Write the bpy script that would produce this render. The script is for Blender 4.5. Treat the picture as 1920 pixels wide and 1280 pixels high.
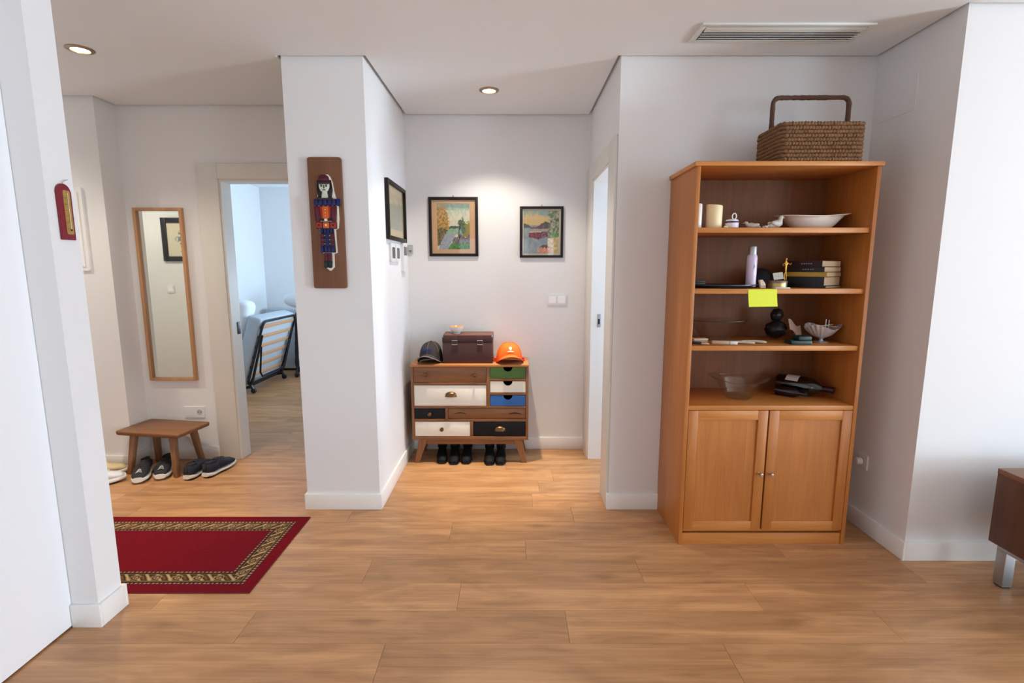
import bpy, bmesh, math, random
from mathutils import Vector, Matrix, Euler, noise
random.seed(7)
PI = math.pi
C = bpy.context.scene.collection
S = bpy.context.scene
for _o in list(bpy.data.objects): bpy.data.objects.remove(_o)

# ------------------------------------------------------------------ camera
cd = bpy.data.cameras.new('camera'); cam = bpy.data.objects.new('camera', cd); C.objects.link(cam)
cd.sensor_fit = 'HORIZONTAL'; cd.sensor_width = 36.0
cd.lens = 945.2 / 1920 * 36.0
cd.clip_start = 0.05
cam.location = (0, 0, 1.41)
cam.rotation_euler = (PI/2 - 0.1443, 0, -0.0001)
S.camera = cam

# ------------------------------------------------------------------ world, light, exposure
w = bpy.data.worlds.new('world'); S.world = w; w.use_nodes = True
bgn = w.node_tree.nodes['Background']; bgn.inputs[0].default_value = (0.75, 0.87, 1.0, 1); bgn.inputs[1].default_value = 1.2
S.view_settings.view_transform = 'Standard'
try: S.view_settings.look = 'None'
except Exception: pass
S.view_settings.gamma = 1.0
S.view_settings.use_curve_mapping = False
S.view_settings.exposure = 0.12
S.cycles.max_bounces = 10; S.cycles.diffuse_bounces = 6; S.cycles.glossy_bounces = 5
S.cycles.transmission_bounces = 8; S.cycles.transparent_max_bounces = 8
S.cycles.use_denoising = True
S.cycles.sample_clamp_indirect = 6.0
S.cycles.blur_glossy = 0.6
S.cycles.caustics_reflective = False; S.cycles.caustics_refractive = False

def area(name, loc, direction, sx, sy, power, col):
    l = bpy.data.lights.new(name, 'AREA'); l.shape = 'RECTANGLE'; l.size = sx; l.size_y = sy
    l.energy = power; l.color = col
    o = bpy.data.objects.new(name, l); C.objects.link(o); o.location = loc
    o.rotation_euler = Vector(direction).to_track_quat('-Z', 'Y').to_euler()
    return o
# daylight through the windows (the widest rear light is added)
DAY = (0.725, 0.89, 1.03)
area('daylight_right_window_sky', (7.96, -0.50, 1.62), (-1, -0.62, 0.0), 1.74, 1.0, 192, DAY)
area('daylight_right_window_ground', (7.94, -0.50, 0.60), (-1, -0.62, 1.15), 1.74, 0.9, 490, DAY)
area('daylight_rear_window', (-0.41, -3.96, 1.09), (0, 1, 0), 1.56, 1.96, 6, DAY)
area('daylight_rear_slot', (0.875, -3.96, 1.09), (0, 1, 0), 0.13, 1.96, 2, DAY)
area('added_rear_wide_fill', (5.6, -3.96, 1.12), (0, 1, 0), 2.0, 1.96, 92, DAY)  # added to brighten surfaces facing the camera; no such window known
area('daylight_bedroom_window', (-0.66, 6.2, 1.35), (-1, 0.05, 0.45), 1.3, 1.2, 78, (0.58, 0.79, 1.0))
area('daylight_side_room_window', (2.86, 3.37, 1.5), (-1, 0, 0), 0.6, 1.0, 40, (0.60, 0.79, 1.0))
def spot(name, loc, power, angle, blend, col, aim=(0, 0, -1)):
    l = bpy.data.lights.new(name, 'SPOT'); l.energy = power; l.spot_size = angle; l.spot_blend = blend
    l.color = col; l.shadow_soft_size = 0.03
    o = bpy.data.objects.new(name, l); C.objects.link(o); o.location = loc
    o.rotation_euler = Vector(aim).to_track_quat('-Z', 'Y').to_euler()
    return o
spot('hall_downlight_core', (-0.142, 3.312, 2.483), 205, math.radians(43), 0.9, (1.0, 0.82, 0.56))
spot('entry_downlight_core', (-2.172, 2.721, 2.483), 120, math.radians(56), 0.9, (1.0, 0.82, 0.56))
spot('hall_downlight_beam', (-0.142, 3.312, 2.482), 36, math.radians(110), 0.5, (1.0, 0.91, 0.79))
spot('entry_downlight_beam', (-2.172, 2.721, 2.482), 24, math.radians(124), 0.6, (1.0, 0.86, 0.68))
spot('entry_unseen_fill', (-3.600, 2.760, 2.482), 42, math.radians(150), 0.6, (1.0, 0.92, 0.80))  # unseen spot added to brighten the entry wall that the mirror shows

# ------------------------------------------------------------------ helpers
def s2l(c):
    c = c / 255.0
    return c / 12.92 if c <= 0.04045 else ((c + 0.055) / 1.055) ** 2.4
def rgb(r, g, b): return (s2l(r), s2l(g), s2l(b), 1.0)

def new_mat(name):
    m = bpy.data.materials.new(name); m.use_nodes = True
    nt = m.node_tree; b = nt.nodes['Principled BSDF']
    return m, nt, b
def plain(name, col, rough=0.5, metal=0.0, spec=0.5, bump=0.0, bscale=200.0, coat=0.0, emit=None, estr=0.0, var=0.0, vscale=8.0):
    m, nt, b = new_mat(name)
    b.inputs['Base Color'].default_value = col; b.inputs['Roughness'].default_value = rough
    b.inputs['Metallic'].default_value = metal; b.inputs['Specular IOR Level'].default_value = spec
    b.inputs['Coat Weight'].default_value = coat
    if emit:
        b.inputs['Emission Color'].default_value = emit; b.inputs['Emission Strength'].default_value = estr
    if bump or var:
        tc = nt.nodes.new('ShaderNodeTexCoord')
    if bump:
        n = nt.nodes.new('ShaderNodeTexNoise'); n.inputs['Scale'].default_value = bscale; n.inputs['Detail'].default_value = 3
        bp_ = nt.nodes.new('ShaderNodeBump'); bp_.inputs['Strength'].default_value = bump; bp_.inputs['Distance'].default_value = 0.002
        nt.links.new(tc.outputs['Object'], n.inputs['Vector']); nt.links.new(n.outputs['Fac'], bp_.inputs['Height'])
        nt.links.new(bp_.outputs['Normal'], b.inputs['Normal'])
    if var:
        n = nt.nodes.new('ShaderNodeTexNoise'); n.inputs['Scale'].default_value = vscale; n.inputs['Detail'].default_value = 4
        nt.links.new(tc.outputs['Object'], n.inputs['Vector'])
        mx = nt.nodes.new('ShaderNodeMix'); mx.data_type = 'RGBA'
        mx.inputs['A'].default_value = tuple(max(0, c * (1 - var)) for c in col[:3]) + (1,)
        mx.inputs['B'].default_value = tuple(min(1, c * (1 + var)) for c in col[:3]) + (1,)
        nt.links.new(n.outputs['Fac'], mx.inputs['Factor']); nt.links.new(mx.outputs['Result'], b.inputs['Base Color'])
    return m
def wood(name, dark, light, axis='X', rough=0.42, grain=1.0, fine=60.0, stretch=14.0, rnd=0.0, coat=0.0, knots=False, dist=1.2):
    """grain running along an object axis; two tones, fine fibres, optional knots and per-piece tone"""
    m, nt, b = new_mat(name); N = nt.nodes.new; L = nt.links.new
    tc = N('ShaderNodeTexCoord'); vec = tc.outputs['Object']
    if rnd:
        oi = N('ShaderNodeObjectInfo'); ad = N('ShaderNodeVectorMath'); ad.operation = 'ADD'
        sc = N('ShaderNodeVectorMath'); sc.operation = 'SCALE'; sc.inputs[0].default_value = (37.0, 91.0, 17.0)
        L(oi.outputs['Random'], sc.inputs['Scale']); L(vec, ad.inputs[0]); L(sc.outputs['Vector'], ad.inputs[1]); vec = ad.outputs['Vector']
    mp = N('ShaderNodeMapping'); s = [stretch, stretch, stretch]; s['XYZ'.index(axis)] = 1.0
    mp.inputs['Scale'].default_value = [v * grain for v in s]; L(vec, mp.inputs['Vector'])
    n1 = N('ShaderNodeTexNoise'); n1.inputs['Scale'].default_value = 1.3; n1.inputs['Detail'].default_value = 6
    n1.inputs['Roughness'].default_value = 0.62; n1.inputs['Distortion'].default_value = dist; L(mp.outputs['Vector'], n1.inputs['Vector'])
    mp2 = N('ShaderNodeMapping'); s2 = [fine * 4] * 3; s2['XYZ'.index(axis)] = fine * 0.08
    mp2.inputs['Scale'].default_value = s2; L(vec, mp2.inputs['Vector'])
    n2 = N('ShaderNodeTexNoise'); n2.inputs['Scale'].default_value = 1.0; n2.inputs['Detail'].default_value = 3; L(mp2.outputs['Vector'], n2.inputs['Vector'])
    cr = N('ShaderNodeValToRGB'); cr.color_ramp.elements[0].position = 0.30; cr.color_ramp.elements[1].position = 0.70
    cr.color_ramp.elements[0].color = dark; cr.color_ramp.elements[1].color = light
    mm = N('ShaderNodeMath'); mm.operation = 'MULTIPLY_ADD'; mm.inputs[1].default_value = 0.34; L(n2.outputs['Fac'], mm.inputs[0])
    m2 = N('ShaderNodeMath'); m2.operation = 'MULTIPLY'; m2.inputs[1].default_value = 0.74; L(n1.outputs['Fac'], m2.inputs[0]); L(m2.outputs[0], mm.inputs[2])
    L(mm.outputs[0], cr.inputs['Fac']); col = cr.outputs['Color']
    if knots:
        mp3 = N('ShaderNodeMapping'); s3 = [8.5] * 3; s3['XYZ'.index(axis)] = 2.0; mp3.inputs['Scale'].default_value = s3; L(vec, mp3.inputs['Vector'])
        nk = N('ShaderNodeTexNoise'); nk.inputs['Scale'].default_value = 1.0; nk.inputs['Detail'].default_value = 4; nk.inputs['Distortion'].default_value = 2.0; L(mp3.outputs['Vector'], nk.inputs['Vector'])
        ck = N('ShaderNodeValToRGB'); ck.color_ramp.elements[0].position = 0.36; ck.color_ramp.elements[1].position = 0.60
        ck.color_ramp.elements[0].color = (0.83, 0.80, 0.77, 1); ck.color_ramp.elements[1].color = (1.05, 1.04, 1.03, 1); L(nk.outputs['Fac'], ck.inputs['Fac'])
        mk = N('ShaderNodeMix'); mk.data_type = 'RGBA'; mk.blend_type = 'MULTIPLY'; mk.inputs['Factor'].default_value = 1.0
        L(col, mk.inputs['A']); L(ck.outputs['Color'], mk.inputs['B']); col = mk.outputs['Result']
        vo = N('ShaderNodeTexVoronoi'); vo.inputs['Scale'].default_value = 1.0; mp4 = N('ShaderNodeMapping'); s4 = [4.5] * 3; s4['XYZ'.index(axis)] = 2.0
        mp4.inputs['Scale'].default_value = s4; L(vec, mp4.inputs['Vector']); L(mp4.outputs['Vector'], vo.inputs['Vector'])
        cv = N('ShaderNodeValToRGB'); cv.color_ramp.elements[0].position = 0.03; cv.color_ramp.elements[1].position = 0.17
        cv.color_ramp.elements[0].color = (0.5, 0.42, 0.36, 1); cv.color_ramp.elements[1].color = (1, 1, 1, 1); L(vo.outputs['Distance'], cv.inputs['Fac'])
        mv = N('ShaderNodeMix'); mv.data_type = 'RGBA'; mv.blend_type = 'MULTIPLY'; mv.inputs['Factor'].default_value = 0.5
        L(col, mv.inputs['A']); L(cv.outputs['Color'], mv.inputs['B']); col = mv.outputs['Result']
    if rnd:
        hs = N('ShaderNodeHueSaturation'); mr = N('ShaderNodeMapRange'); mr.inputs['To Min'].default_value = 1 - rnd; mr.inputs['To Max'].default_value = 1 + rnd
        L(oi.outputs['Random'], mr.inputs['Value']); L(mr.outputs['Result'], hs.inputs['Value']); L(col, hs.inputs['Color']); col = hs.outputs['Color']
    L(col, b.inputs['Base Color']); b.inputs['Roughness'].default_value = rough; b.inputs['Coat Weight'].default_value = coat
    bp_ = N('ShaderNodeBump'); bp_.inputs['Strength'].default_value = 0.12; bp_.inputs['Distance'].default_value = 0.001
    L(n2.outputs['Fac'], bp_.inputs['Height']); L(bp_.outputs['Normal'], b.inputs['Normal'])
    return m
def glass_sheet(name, tint=(1, 1, 1, 1)):
    m, nt, b = new_mat(name); N = nt.nodes.new; L = nt.links.new
    out = nt.nodes['Material Output']; t = N('ShaderNodeBsdfTransparent'); t.inputs[0].default_value = tint
    g = N('ShaderNodeBsdfGlossy'); g.inputs['Roughness'].default_value = 0.01; f = N('ShaderNodeFresnel'); ge = N('ShaderNodeNewGeometry'); mr = N('ShaderNodeMapRange'); mr.inputs['To Min'].default_value = 1.5; mr.inputs['To Max'].default_value = 1/1.5
    L(ge.outputs['Backfacing'], mr.inputs['Value']); L(mr.outputs['Result'], f.inputs[0])
    mx = N('ShaderNodeMixShader'); L(f.outputs[0], mx.inputs[0]); L(t.outputs[0], mx.inputs[1]); L(g.outputs[0], mx.inputs[2]); L(mx.outputs[0], out.inputs[0])
    return m
def painted(name, rough=0.6, spec=0.5):
    m, nt, b = new_mat(name); b.inputs['Specular IOR Level'].default_value = spec; a = nt.nodes.new('ShaderNodeAttribute'); a.attribute_name = 'ink'
    nt.links.new(a.outputs['Color'], b.inputs['Base Color']); b.inputs['Roughness'].default_value = rough
    return m

class MB:
    def __init__(s): s.bm = bmesh.new()
    def _bev(s, verts, bev, seg=2):
        if bev > 0:
            es = list({e for v in verts for e in v.link_edges})
            bmesh.ops.bevel(s.bm, geom=es, offset=bev, segments=seg, affect='EDGES', profile=0.5, clamp_overlap=True)
    def box(s, x0, x1, y0, y1, z0, z1, bev=0.0, mat=None, seg=2):
        r = bmesh.ops.create_cube(s.bm, size=1.0)['verts']
        for v in r: v.co = Vector(((x0+x1)/2 + v.co.x*(x1-x0), (y0+y1)/2 + v.co.y*(y1-y0), (z0+z1)/2 + v.co.z*(z1-z0)))
        if mat is not None:
            for v in r: v.co = mat @ v.co
        s._bev(r, bev, seg); return s
    def prism(s, poly, z0, z1, mat=None, bev=0.0, seg=2):
        """poly in local XY, extruded z0..z1, then mat"""
        a = [s.bm.verts.new((x, y, z0)) for x, y in poly]; b = [s.bm.verts.new((x, y, z1)) for x, y in poly]; n = len(poly)
        s.bm.faces.new(list(reversed(a))); s.bm.faces.new(b)
        for i in range(n): s.bm.faces.new((a[i], a[(i+1) % n], b[(i+1) % n], b[i]))
        if mat is not None:
            for v in a + b: v.co = mat @ v.co
        s._bev(a + b, bev, seg); return s
    def tube(s, pts, r, n=8, closed=False, caps=True, flat=1.0):
        pts = [Vector(p) for p in pts]; k = len(pts); rr = r if isinstance(r, (list, tuple)) else [r] * k
        rings = []; ref = None
        for i, p in enumerate(pts):
            if closed: t = pts[(i+1) % k] - pts[i-1]
            else: t = pts[min(i+1, k-1)] - pts[max(i-1, 0)]
            t.normalize()
            if ref is None:
                ref = Vector((0, 0, 1)) if abs(t.z) < 0.9 else Vector((1, 0, 0))
            u = (ref - t * ref.dot(t)); 
            if u.length < 1e-6: u = t.orthogonal()
            u.normalize(); v = t.cross(u); ref = u
            rings.append([s.bm.verts.new(p + (u * math.cos(2*PI*j/n) * flat + v * math.sin(2*PI*j/n)) * rr[i]) for j in range(n)])
        m = k if closed else k - 1
        for i in range(m):
            a, b = rings[i], rings[(i+1) % k]
            for j in range(n): s.bm.faces.new((a[j], a[(j+1) % n], b[(j+1) % n], b[j]))
        if caps and not closed:
            s.bm.faces.new(list(reversed(rings[0]))); s.bm.faces.new(rings[-1])
        return s
    def lathe(s, prof, n=28, mat=None, sx=1.0, sy=1.0, mod=None):
        """prof: (r,z) list about Z; closed at r=0 ends"""
        rings = []
        for r, z in prof:
            if r < 1e-6: vs = [s.bm.verts.new((0, 0, z))]
            else:
                vs = []
                for j in range(n):
                    a = 2*PI*j/n; p = Vector((r*math.cos(a)*sx, r*math.sin(a)*sy, z))
                    if mod: p = mod(p, a, r, z)
                    vs.append(s.bm.verts.new(p))
            rings.append(vs)
        for a, b in zip(rings, rings[1:]):
            if len(a) == 1 and len(b) == 1: continue
            for j in range(n):
                if len(a) == 1: s.bm.faces.new((a[0], b[(j+1) % n], b[j]))
                elif len(b) == 1: s.bm.faces.new((a[j], a[(j+1) % n], b[0]))
                else: s.bm.faces.new((a[j], a[(j+1) % n], b[(j+1) % n], b[j]))
        if mat is not None:
            for ring in rings:
                for v in ring: v.co = mat @ v.co
        return s
    def ell(s, c, r, nu=16, nv=10, mat=None, fn=None):
        prof = [(math.cos(t) if abs(math.cos(t)) > 1e-6 else 0, math.sin(t)) for t in [-PI/2 + PI*i/nv for i in range(nv+1)]]
        M = Matrix.Translation(c) @ (mat or Matrix()) @ Matrix.Diagonal((r[0], r[1], r[2], 1))
        return s.lathe([(max(0, a), b) for a, b in prof], nu, M, mod=fn)
    def loft(s, secs, caps=True, closed=True):
        rings = [[s.bm.verts.new(p) for p in sec] for sec in secs]; n = len(rings[0])
        for a, b in zip(rings, rings[1:]):
            for j in range(n if closed else n - 1): s.bm.faces.new((a[j], a[(j+1) % n], b[(j+1) % n], b[j]))
        if caps and closed: s.bm.faces.new(list(reversed(rings[0]))); s.bm.faces.new(rings[-1])
        return s
    def sheet(s, fn, nu, nv):
        g = [[s.bm.verts.new(fn(i/nu, j/nv)) for j in range(nv+1)] for i in range(nu+1)]
        for i in range(nu):
            for j in range(nv): s.bm.faces.new((g[i][j], g[i+1][j], g[i+1][j+1], g[i][j+1]))
        return s
    def thicken(s, t):
        bmesh.ops.recalc_face_normals(s.bm, faces=s.bm.faces[:])
        bmesh.ops.solidify(s.bm, geom=s.bm.faces[:], thickness=t); return s

def obj(name, mb, mat, parent=None, kind=None, angle=40, label=None, loc=None, rot=None):
    me = bpy.data.meshes.new(name); bm = mb.bm
    bmesh.ops.recalc_face_normals(bm, faces=bm.faces[:])
    bm.to_mesh(me); bm.free()
    me.polygons.foreach_set('use_smooth', [True] * len(me.polygons))
    me.set_sharp_from_angle(angle=math.radians(angle))
    me.materials.append(mat)
    o = bpy.data.objects.new(name, me); C.objects.link(o)
    if parent: o.parent = parent
    if kind: o['kind'] = kind
    if label: o['label'] = label
    if loc: o.location = loc
    if rot: o.rotation_euler = rot
    return o
def tag(o, label, cat, group=None):
    o['label'] = label; o['category'] = cat
    if group: o['group'] = group
    return o
def thing(name, label, cat, loc=(0, 0, 0), rotz=0.0, group=None, rot=None):
    o = bpy.data.objects.new(name, None); o.empty_display_size = 0.05; C.objects.link(o)
    o.location = loc; o.rotation_euler = rot or (0, 0, rotz)
    return tag(o, label, cat, group)
def copy_tree(o, parent=None):
    c = o.copy(); C.objects.link(c)
    if parent: c.parent = parent
    for ch in list(o.children): copy_tree(ch, c)
    return c
def struct(name, mb, mat, parent=None, label=None):
    return obj(name, mb, mat, parent, kind=None if parent else 'structure', label=label)
def rrect(x0, x1, y0, y1, r, n=5):
    p = []
    for cx, cy, a0 in ((x1-r, y1-r, 0), (x0+r, y1-r, PI/2), (x0+r, y0+r, PI), (x1-r, y0+r, 1.5*PI)):
        for i in range(n+1):
            a = a0 + PI/2*i/n; p.append((cx + r*math.cos(a), cy + r*math.sin(a)))
    return p
def circ(cx, cy, r, n=20, a0=0, a1=2*PI):
    return [(cx + r*math.cos(a0+(a1-a0)*i/n), cy + r*math.sin(a0+(a1-a0)*i/n)) for i in range(n if abs(a1-a0-2*PI) < 1e-6 else n+1)]
# frames of wall faces: local X = to the right as seen, local Y = up, local Z = out of the wall
def face_front(x, y, z): return Matrix(((1, 0, 0, x), (0, 0, -1, y), (0, 1, 0, z), (0, 0, 0, 1)))   # faces -y
def face_right(x, y, z): return Matrix(((0, 0, 1, x), (1, 0, 0, y), (0, 1, 0, z), (0, 0, 0, 1)))    # faces +x, X runs +y
def face_left(x, y, z): return Matrix(((0, 0, -1, x), (-1, 0, 0, y), (0, 1, 0, z), (0, 0, 0, 1)))   # faces -x, X runs -y
def face_rear(x, y, z): return Matrix(((-1, 0, 0, x), (0, 0, 1, y), (0, 1, 0, z), (0, 0, 0, 1)))    # faces +y
def paint_grid(name, wd, hg, nx, ny, fn, mat, parent, z=0.0):
    """flat print: coloured grid in local XY (origin lower-left), colour fn(u,v) in sRGB 0-255"""
    vs = [(wd*i/nx, hg*j/ny, z) for j in range(ny+1) for i in range(nx+1)]
    fs = [(j*(nx+1)+i, j*(nx+1)+i+1, (j+1)*(nx+1)+i+1, (j+1)*(nx+1)+i) for j in range(ny) for i in range(nx)]
    me = bpy.data.meshes.new(name); me.from_pydata(vs, [], fs)
    at = me.color_attributes.new('ink', 'FLOAT_COLOR', 'POINT')
    buf = []
    for j in range(ny+1):
        for i in range(nx+1):
            r, g, b = fn(i/nx, j/ny); buf += [s2l(r), s2l(g), s2l(b), 1.0]
    at.data.foreach_set('color', buf); me.materials.append(mat)
    o = bpy.data.objects.new(name, me); C.objects.link(o)
    if parent: o.parent = parent
    return o

# ------------------------------------------------------------------ materials
WALL = plain('wall_paint', rgb(232, 231, 231), 0.85, bump=0.05, bscale=160, spec=0.25)
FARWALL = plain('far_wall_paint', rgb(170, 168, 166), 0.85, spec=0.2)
CEIL = plain('ceiling_paint', rgb(234, 237, 239), 0.9, spec=0.2)
TRIM = plain('white_lacquer', rgb(238, 236, 232), 0.4)
CASING = plain('cream_lacquer', rgb(224, 220, 212), 0.42)
PANELW = plain('white_panel_lacquer', rgb(240, 240, 243), 0.5)
PLASTIC = plain('white_plastic', rgb(228, 228, 230), 0.35)
GREYSCREEN = plain('grey_screen', rgb(70, 74, 76), 0.25)
DARK = plain('dark_gap', rgb(14, 13, 12), 0.8)
FLOORW = wood('oak_laminate', rgb(158, 112, 74), rgb(202, 154, 108), 'X', 0.38, 0.9, 30, 15.0, rnd=0.10, knots=True, dist=0.35)
FLOORB = plain('floor_joint', rgb(132, 96, 66), 0.8)
BEECH = wood('orange_veneer', rgb(164, 96, 38), rgb(192, 122, 58), 'Z', 0.42, 1.0, 50, 16.0)
BEECHX = wood('orange_veneer_across', rgb(178, 108, 46), rgb(208, 140, 72), 'X', 0.40, 1.0, 50, 16.0)
BEECHSHADE = wood('veneer_inside_shade', rgb(112, 66, 32), rgb(136, 84, 44), 'Z', 0.55, 1.0, 50, 16.0)  # same veneer darkened: shade inside the bookcase put into the colour
WALNUT = wood('chest_wood', rgb(98, 60, 34), rgb(142, 94, 56), 'X', 0.42, 1.0, 46, 12.0)
WALNUTZ = wood('chest_wood_upright', rgb(104, 64, 36), rgb(146, 97, 58), 'Z', 0.42, 1.0, 46, 12.0)
CHTOP = wood('chest_top_wood', rgb(150, 94, 48), rgb(192, 128, 72), 'X', 0.4, 1.0, 46, 12.0)
STOOLW = wood('stool_wood', rgb(98, 62, 38), rgb(142, 96, 60), 'X', 0.5, 1.0, 46, 10.0)
STOOLZ = wood('stool_leg_wood', rgb(104, 70, 46), rgb(148, 106, 74), 'Z', 0.5, 1.0, 46, 10.0)
BENCHW = wood('bench_wood', rgb(72, 38, 18), rgb(98, 56, 30), 'Z', 0.45, 1.0, 46, 12.0)
MIRW = wood('mirror_frame_wood', rgb(176, 128, 88), rgb(200, 152, 110), 'Y', 0.45)
PLAQW = wood('plaque_wood', rgb(98, 60, 36), rgb(126, 82, 54), 'Y', 0.5, 1.0, 60, 14.0)
BLACKF = plain('black_frame', rgb(26, 16, 14), 0.45, spec=0.3)
BLACK = plain('black_cloth', rgb(20, 20, 22), 0.75, bump=0.2, bscale=400)
BLACKM = plain('black_metal', rgb(22, 24, 30), 0.4)
CHROME = plain('chrome', rgb(205, 205, 205), 0.18, metal=1.0)
STEEL = plain('brushed_steel', rgb(172, 174, 176), 0.42, metal=0.85)
BRASS = plain('aged_brass', rgb(112, 84, 56), 0.36, metal=1.0)
GOLD = plain('gold', rgb(188, 140, 62), 0.25, metal=1.0)
PWHITE = plain('white_drawer_paint', rgb(232, 226, 214), 0.45)
PGREEN = wood('green_drawer_stain', rgb(58, 92, 38), rgb(82, 120, 52), 'X', 0.45)
PBLUE = wood('blue_drawer_stain', rgb(28, 82, 150), rgb(44, 108, 182), 'X', 0.45)
PBLACK = plain('black_drawer_paint', rgb(12, 14, 20), 0.5, spec=0.25)
GLASS = glass_sheet('picture_glass')
INK = painted('print_ink', 0.65)
INKR = painted('rug_pile', 0.95, 0.08)
CERAM = plain('white_ceramic', rgb(236, 234, 230), 0.22, coat=0.3)
MIRROR = plain('mirror_glass', rgb(240, 246, 240), 0.02, metal=1.0)

# ------------------------------------------------------------------ the setting: plan dimensions (metres)
XCL, XCR, YC = -1.2067, -0.7795, 2.8158      # column = end of the hall's left wall
XHR, YH = 0.5706, 3.823                      # hall right wall and back wall
XRI, YR = 1.9127, 2.2893                     # alcove side wall, right wall
XPL, XPR, YP, YP2 = -1.7395, -1.6389, 1.8275, 1.9462
XE, YE1, YE2 = -2.6941, 3.4305, 3.6116
H = 2.5; TOP = 2.53
BRX, BBY = -0.6, 7.1                         # bedroom right and back wall
BLX = -3.45

m = MB().box(-4.7, 8.2, -4.1, 7.2, -0.06, -0.006); floor = struct('floor', m, FLOORB)
PW, PL = 0.185, 1.28
plank_mesh = None
joint = {0: 1.05, -1: 0.22, 1: 0.60, -2: 0.80, 2: 1.35, 3: 0.95, 4: 0.35}
rows = range(-32, 29)
field = MB(); rp = random.Random(3); planks = []
for k in rows:
    y0 = 1.915 + k*PW; j0 = joint.get(k, rp.uniform(0, PL))
    x = j0 - PL*math.ceil((j0+4.7)/PL)
    while x < 8.2:
        a, b = x + 0.0006, x + PL - 0.0006; x += PL
        a2, b2 = max(a, -4.7), min(b, 8.2)
        if b2 - a2 < 0.01: continue
        if y0 > 7.1: continue
        vis = (b2 > -3.3 and a2 < 3.0 and 1.3 < y0 < 3.75) or (b2 > -3.45 and a2 < -1.2 and 3.7 < y0 < 7.05)
        if not vis:
            if (y0 > 3.9 and a2 > -0.5) or (y0 > 2.5 and a2 > 3.0): continue
            field.box(a2, b2, y0+0.0005, y0+PW-0.0005, -0.006, 0); continue
        if plank_mesh is None:
            o = obj('plank', MB().box(-PL/2+0.0006, PL/2-0.0006, -PW/2+0.0005, PW/2-0.0005, -0.006, 0), FLOORW, floor); plank_mesh = o
        else:
            o = plank_mesh.copy(); C.objects.link(o); o.parent = floor
        o.location = ((a+b)/2, y0 + PW/2, 0)
fo = obj('plank_field', field, FLOORW, floor); fo['kind'] = 'stuff'

struct('wall_hall_left', MB().box(XCL, XCR, YC, YH, 0, TOP), WALL)
struct('wall_hall_back', MB().box(XCL, XHR+0.12, YH, YH+0.12, 0, TOP), WALL)
DY0, DY1, DZ = 3.015, 3.626, 2.02            # doorway in the hall's right wall
m = MB().box(XHR, XHR+0.10, YC, DY0, 0, TOP).box(XHR, XHR+0.10, DY1, YH, 0, TOP).box(XHR, XHR+0.10, DY0, DY1, DZ, TOP)
struct('wall_hall_right', m, WALL)
struct('wall_alcove_back', MB().box(XHR+0.10, XRI, YC, YC+0.12, 0, TOP), WALL)
struct('wall_right', MB().box(XRI, 8.1, YR, YC+0.12, 0, TOP), WALL)
EX0, EX1, EZ = -2.032, -1.262, 2.022         # bedroom doorway
m = MB().box(XE, EX0, YE2, YE2+0.11, 0, TOP).box(EX1, XCL, YE2, YE2+0.11, 0, TOP).box(EX0, EX1, YE2, YE2+0.11, EZ, TOP)
struct('wall_entry_back', m, WALL)
struct('wall_entry_corner', MB().box(-4.6, XE, YE1, YE2+0.11, 0, TOP), WALL)
struct('wall_entry_left', MB().box(-4.7, -4.6, YP, YE2+0.11, 0, TOP), WALL)
struct('wall_partition', MB().box(-4.6, XPR, YP, YP2, 0, TOP), WALL)
# big white sliding panel in front of the left wall
d3 = struct('door_3', MB().box(-1.79, -1.745, -1.6, YP-0.002, 0.008, 2.49), PANELW)
struct('wall_left', MB().box(-1.9, -1.80, -4.0, YP, 0, TOP), WALL)
# rear wall with two window openings plus one made up, right wall of the living room with one
WR = [(-1.2, 0.38), (0.80, 0.95), (4.58, 6.62)]
m = MB()
for a, b in ((-1.9, -1.2), (0.38, 0.80), (0.95, 4.58), (6.62, 8.1)): m.box(a, b, -4.1, -4.0, 0, TOP)
for a, b in WR: m.box(a, b, -4.1, -4.0, 2.08, TOP).box(a, b, -4.1, -4.0, 0, 0.10)
struct('wall_rear', m, FARWALL)
W0, W1 = -1.42, 0.42
m = MB().box(8.0, 8.1, -4.0, W0, 0, TOP).box(8.0, 8.1, W1, YR, 0, TOP).box(8.0, 8.1, W0, W1, 2.16, TOP).box(8.0, 8.1, W0, W1, 0, 0.1)
struct('wall_living_right', m, FARWALL)
for i, (a, b) in enumerate(WR):  # the third window is made up for the added rear light
    f = struct('window_%d' % (i+1), MB().box(a, a+0.03, -4.09, -4.02, 0.1, 2.08).box(b-0.03, b, -4.09, -4.02, 0.1, 2.08).box(a+0.03, b-0.03, -4.09, -4.02, 0.1, 0.13).box(a+0.03, b-0.03, -4.09, -4.02, 2.05, 2.08), TRIM)
    obj('pane', MB().box(a+0.03, b-0.03, -4.06, -4.055, 0.13, 2.05), GLASS, f)
f = struct('window_4', MB().box(8.02, 8.08, W0, W0+0.04, 0.1, 2.16).box(8.02, 8.08, W1-0.04, W1, 0.1, 2.16).box(8.02, 8.08, W0+0.04, W1-0.04, 0.1, 0.14).box(8.02, 8.08, W0+0.04, W1-0.04, 2.12, 2.16), TRIM)
obj('pane', MB().box(8.05, 8.055, W0+0.04, W1-0.04, 0.14, 2.12), GLASS, f)
# bedroom and side room shells
struct('wall_bedroom_left', MB().box(BLX-0.1, BLX, YE2+0.11, BBY, 0, TOP), WALL)
struct('wall_bedroom_back', MB().box(BLX-0.1, BRX+0.1, BBY, BBY+0.1, 0, TOP), WALL)
struct('wall_bedroom_right', MB().box(BRX, BRX+0.1, YH+0.12, BBY, 0, TOP), WALL)
struct('wall_bedroom_front', MB().box(XCL, BRX, YH+0.12, YH+0.2, 0, TOP), WALL)
struct('wall_side_room_back', MB().box(XHR+0.12, 3.0, 3.81, 3.93, 0, TOP), WALL)
struct('wall_side_room_right', MB().box(2.9, 3.0, YC+0.12, 3.81, 0, TOP), WALL)

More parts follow.
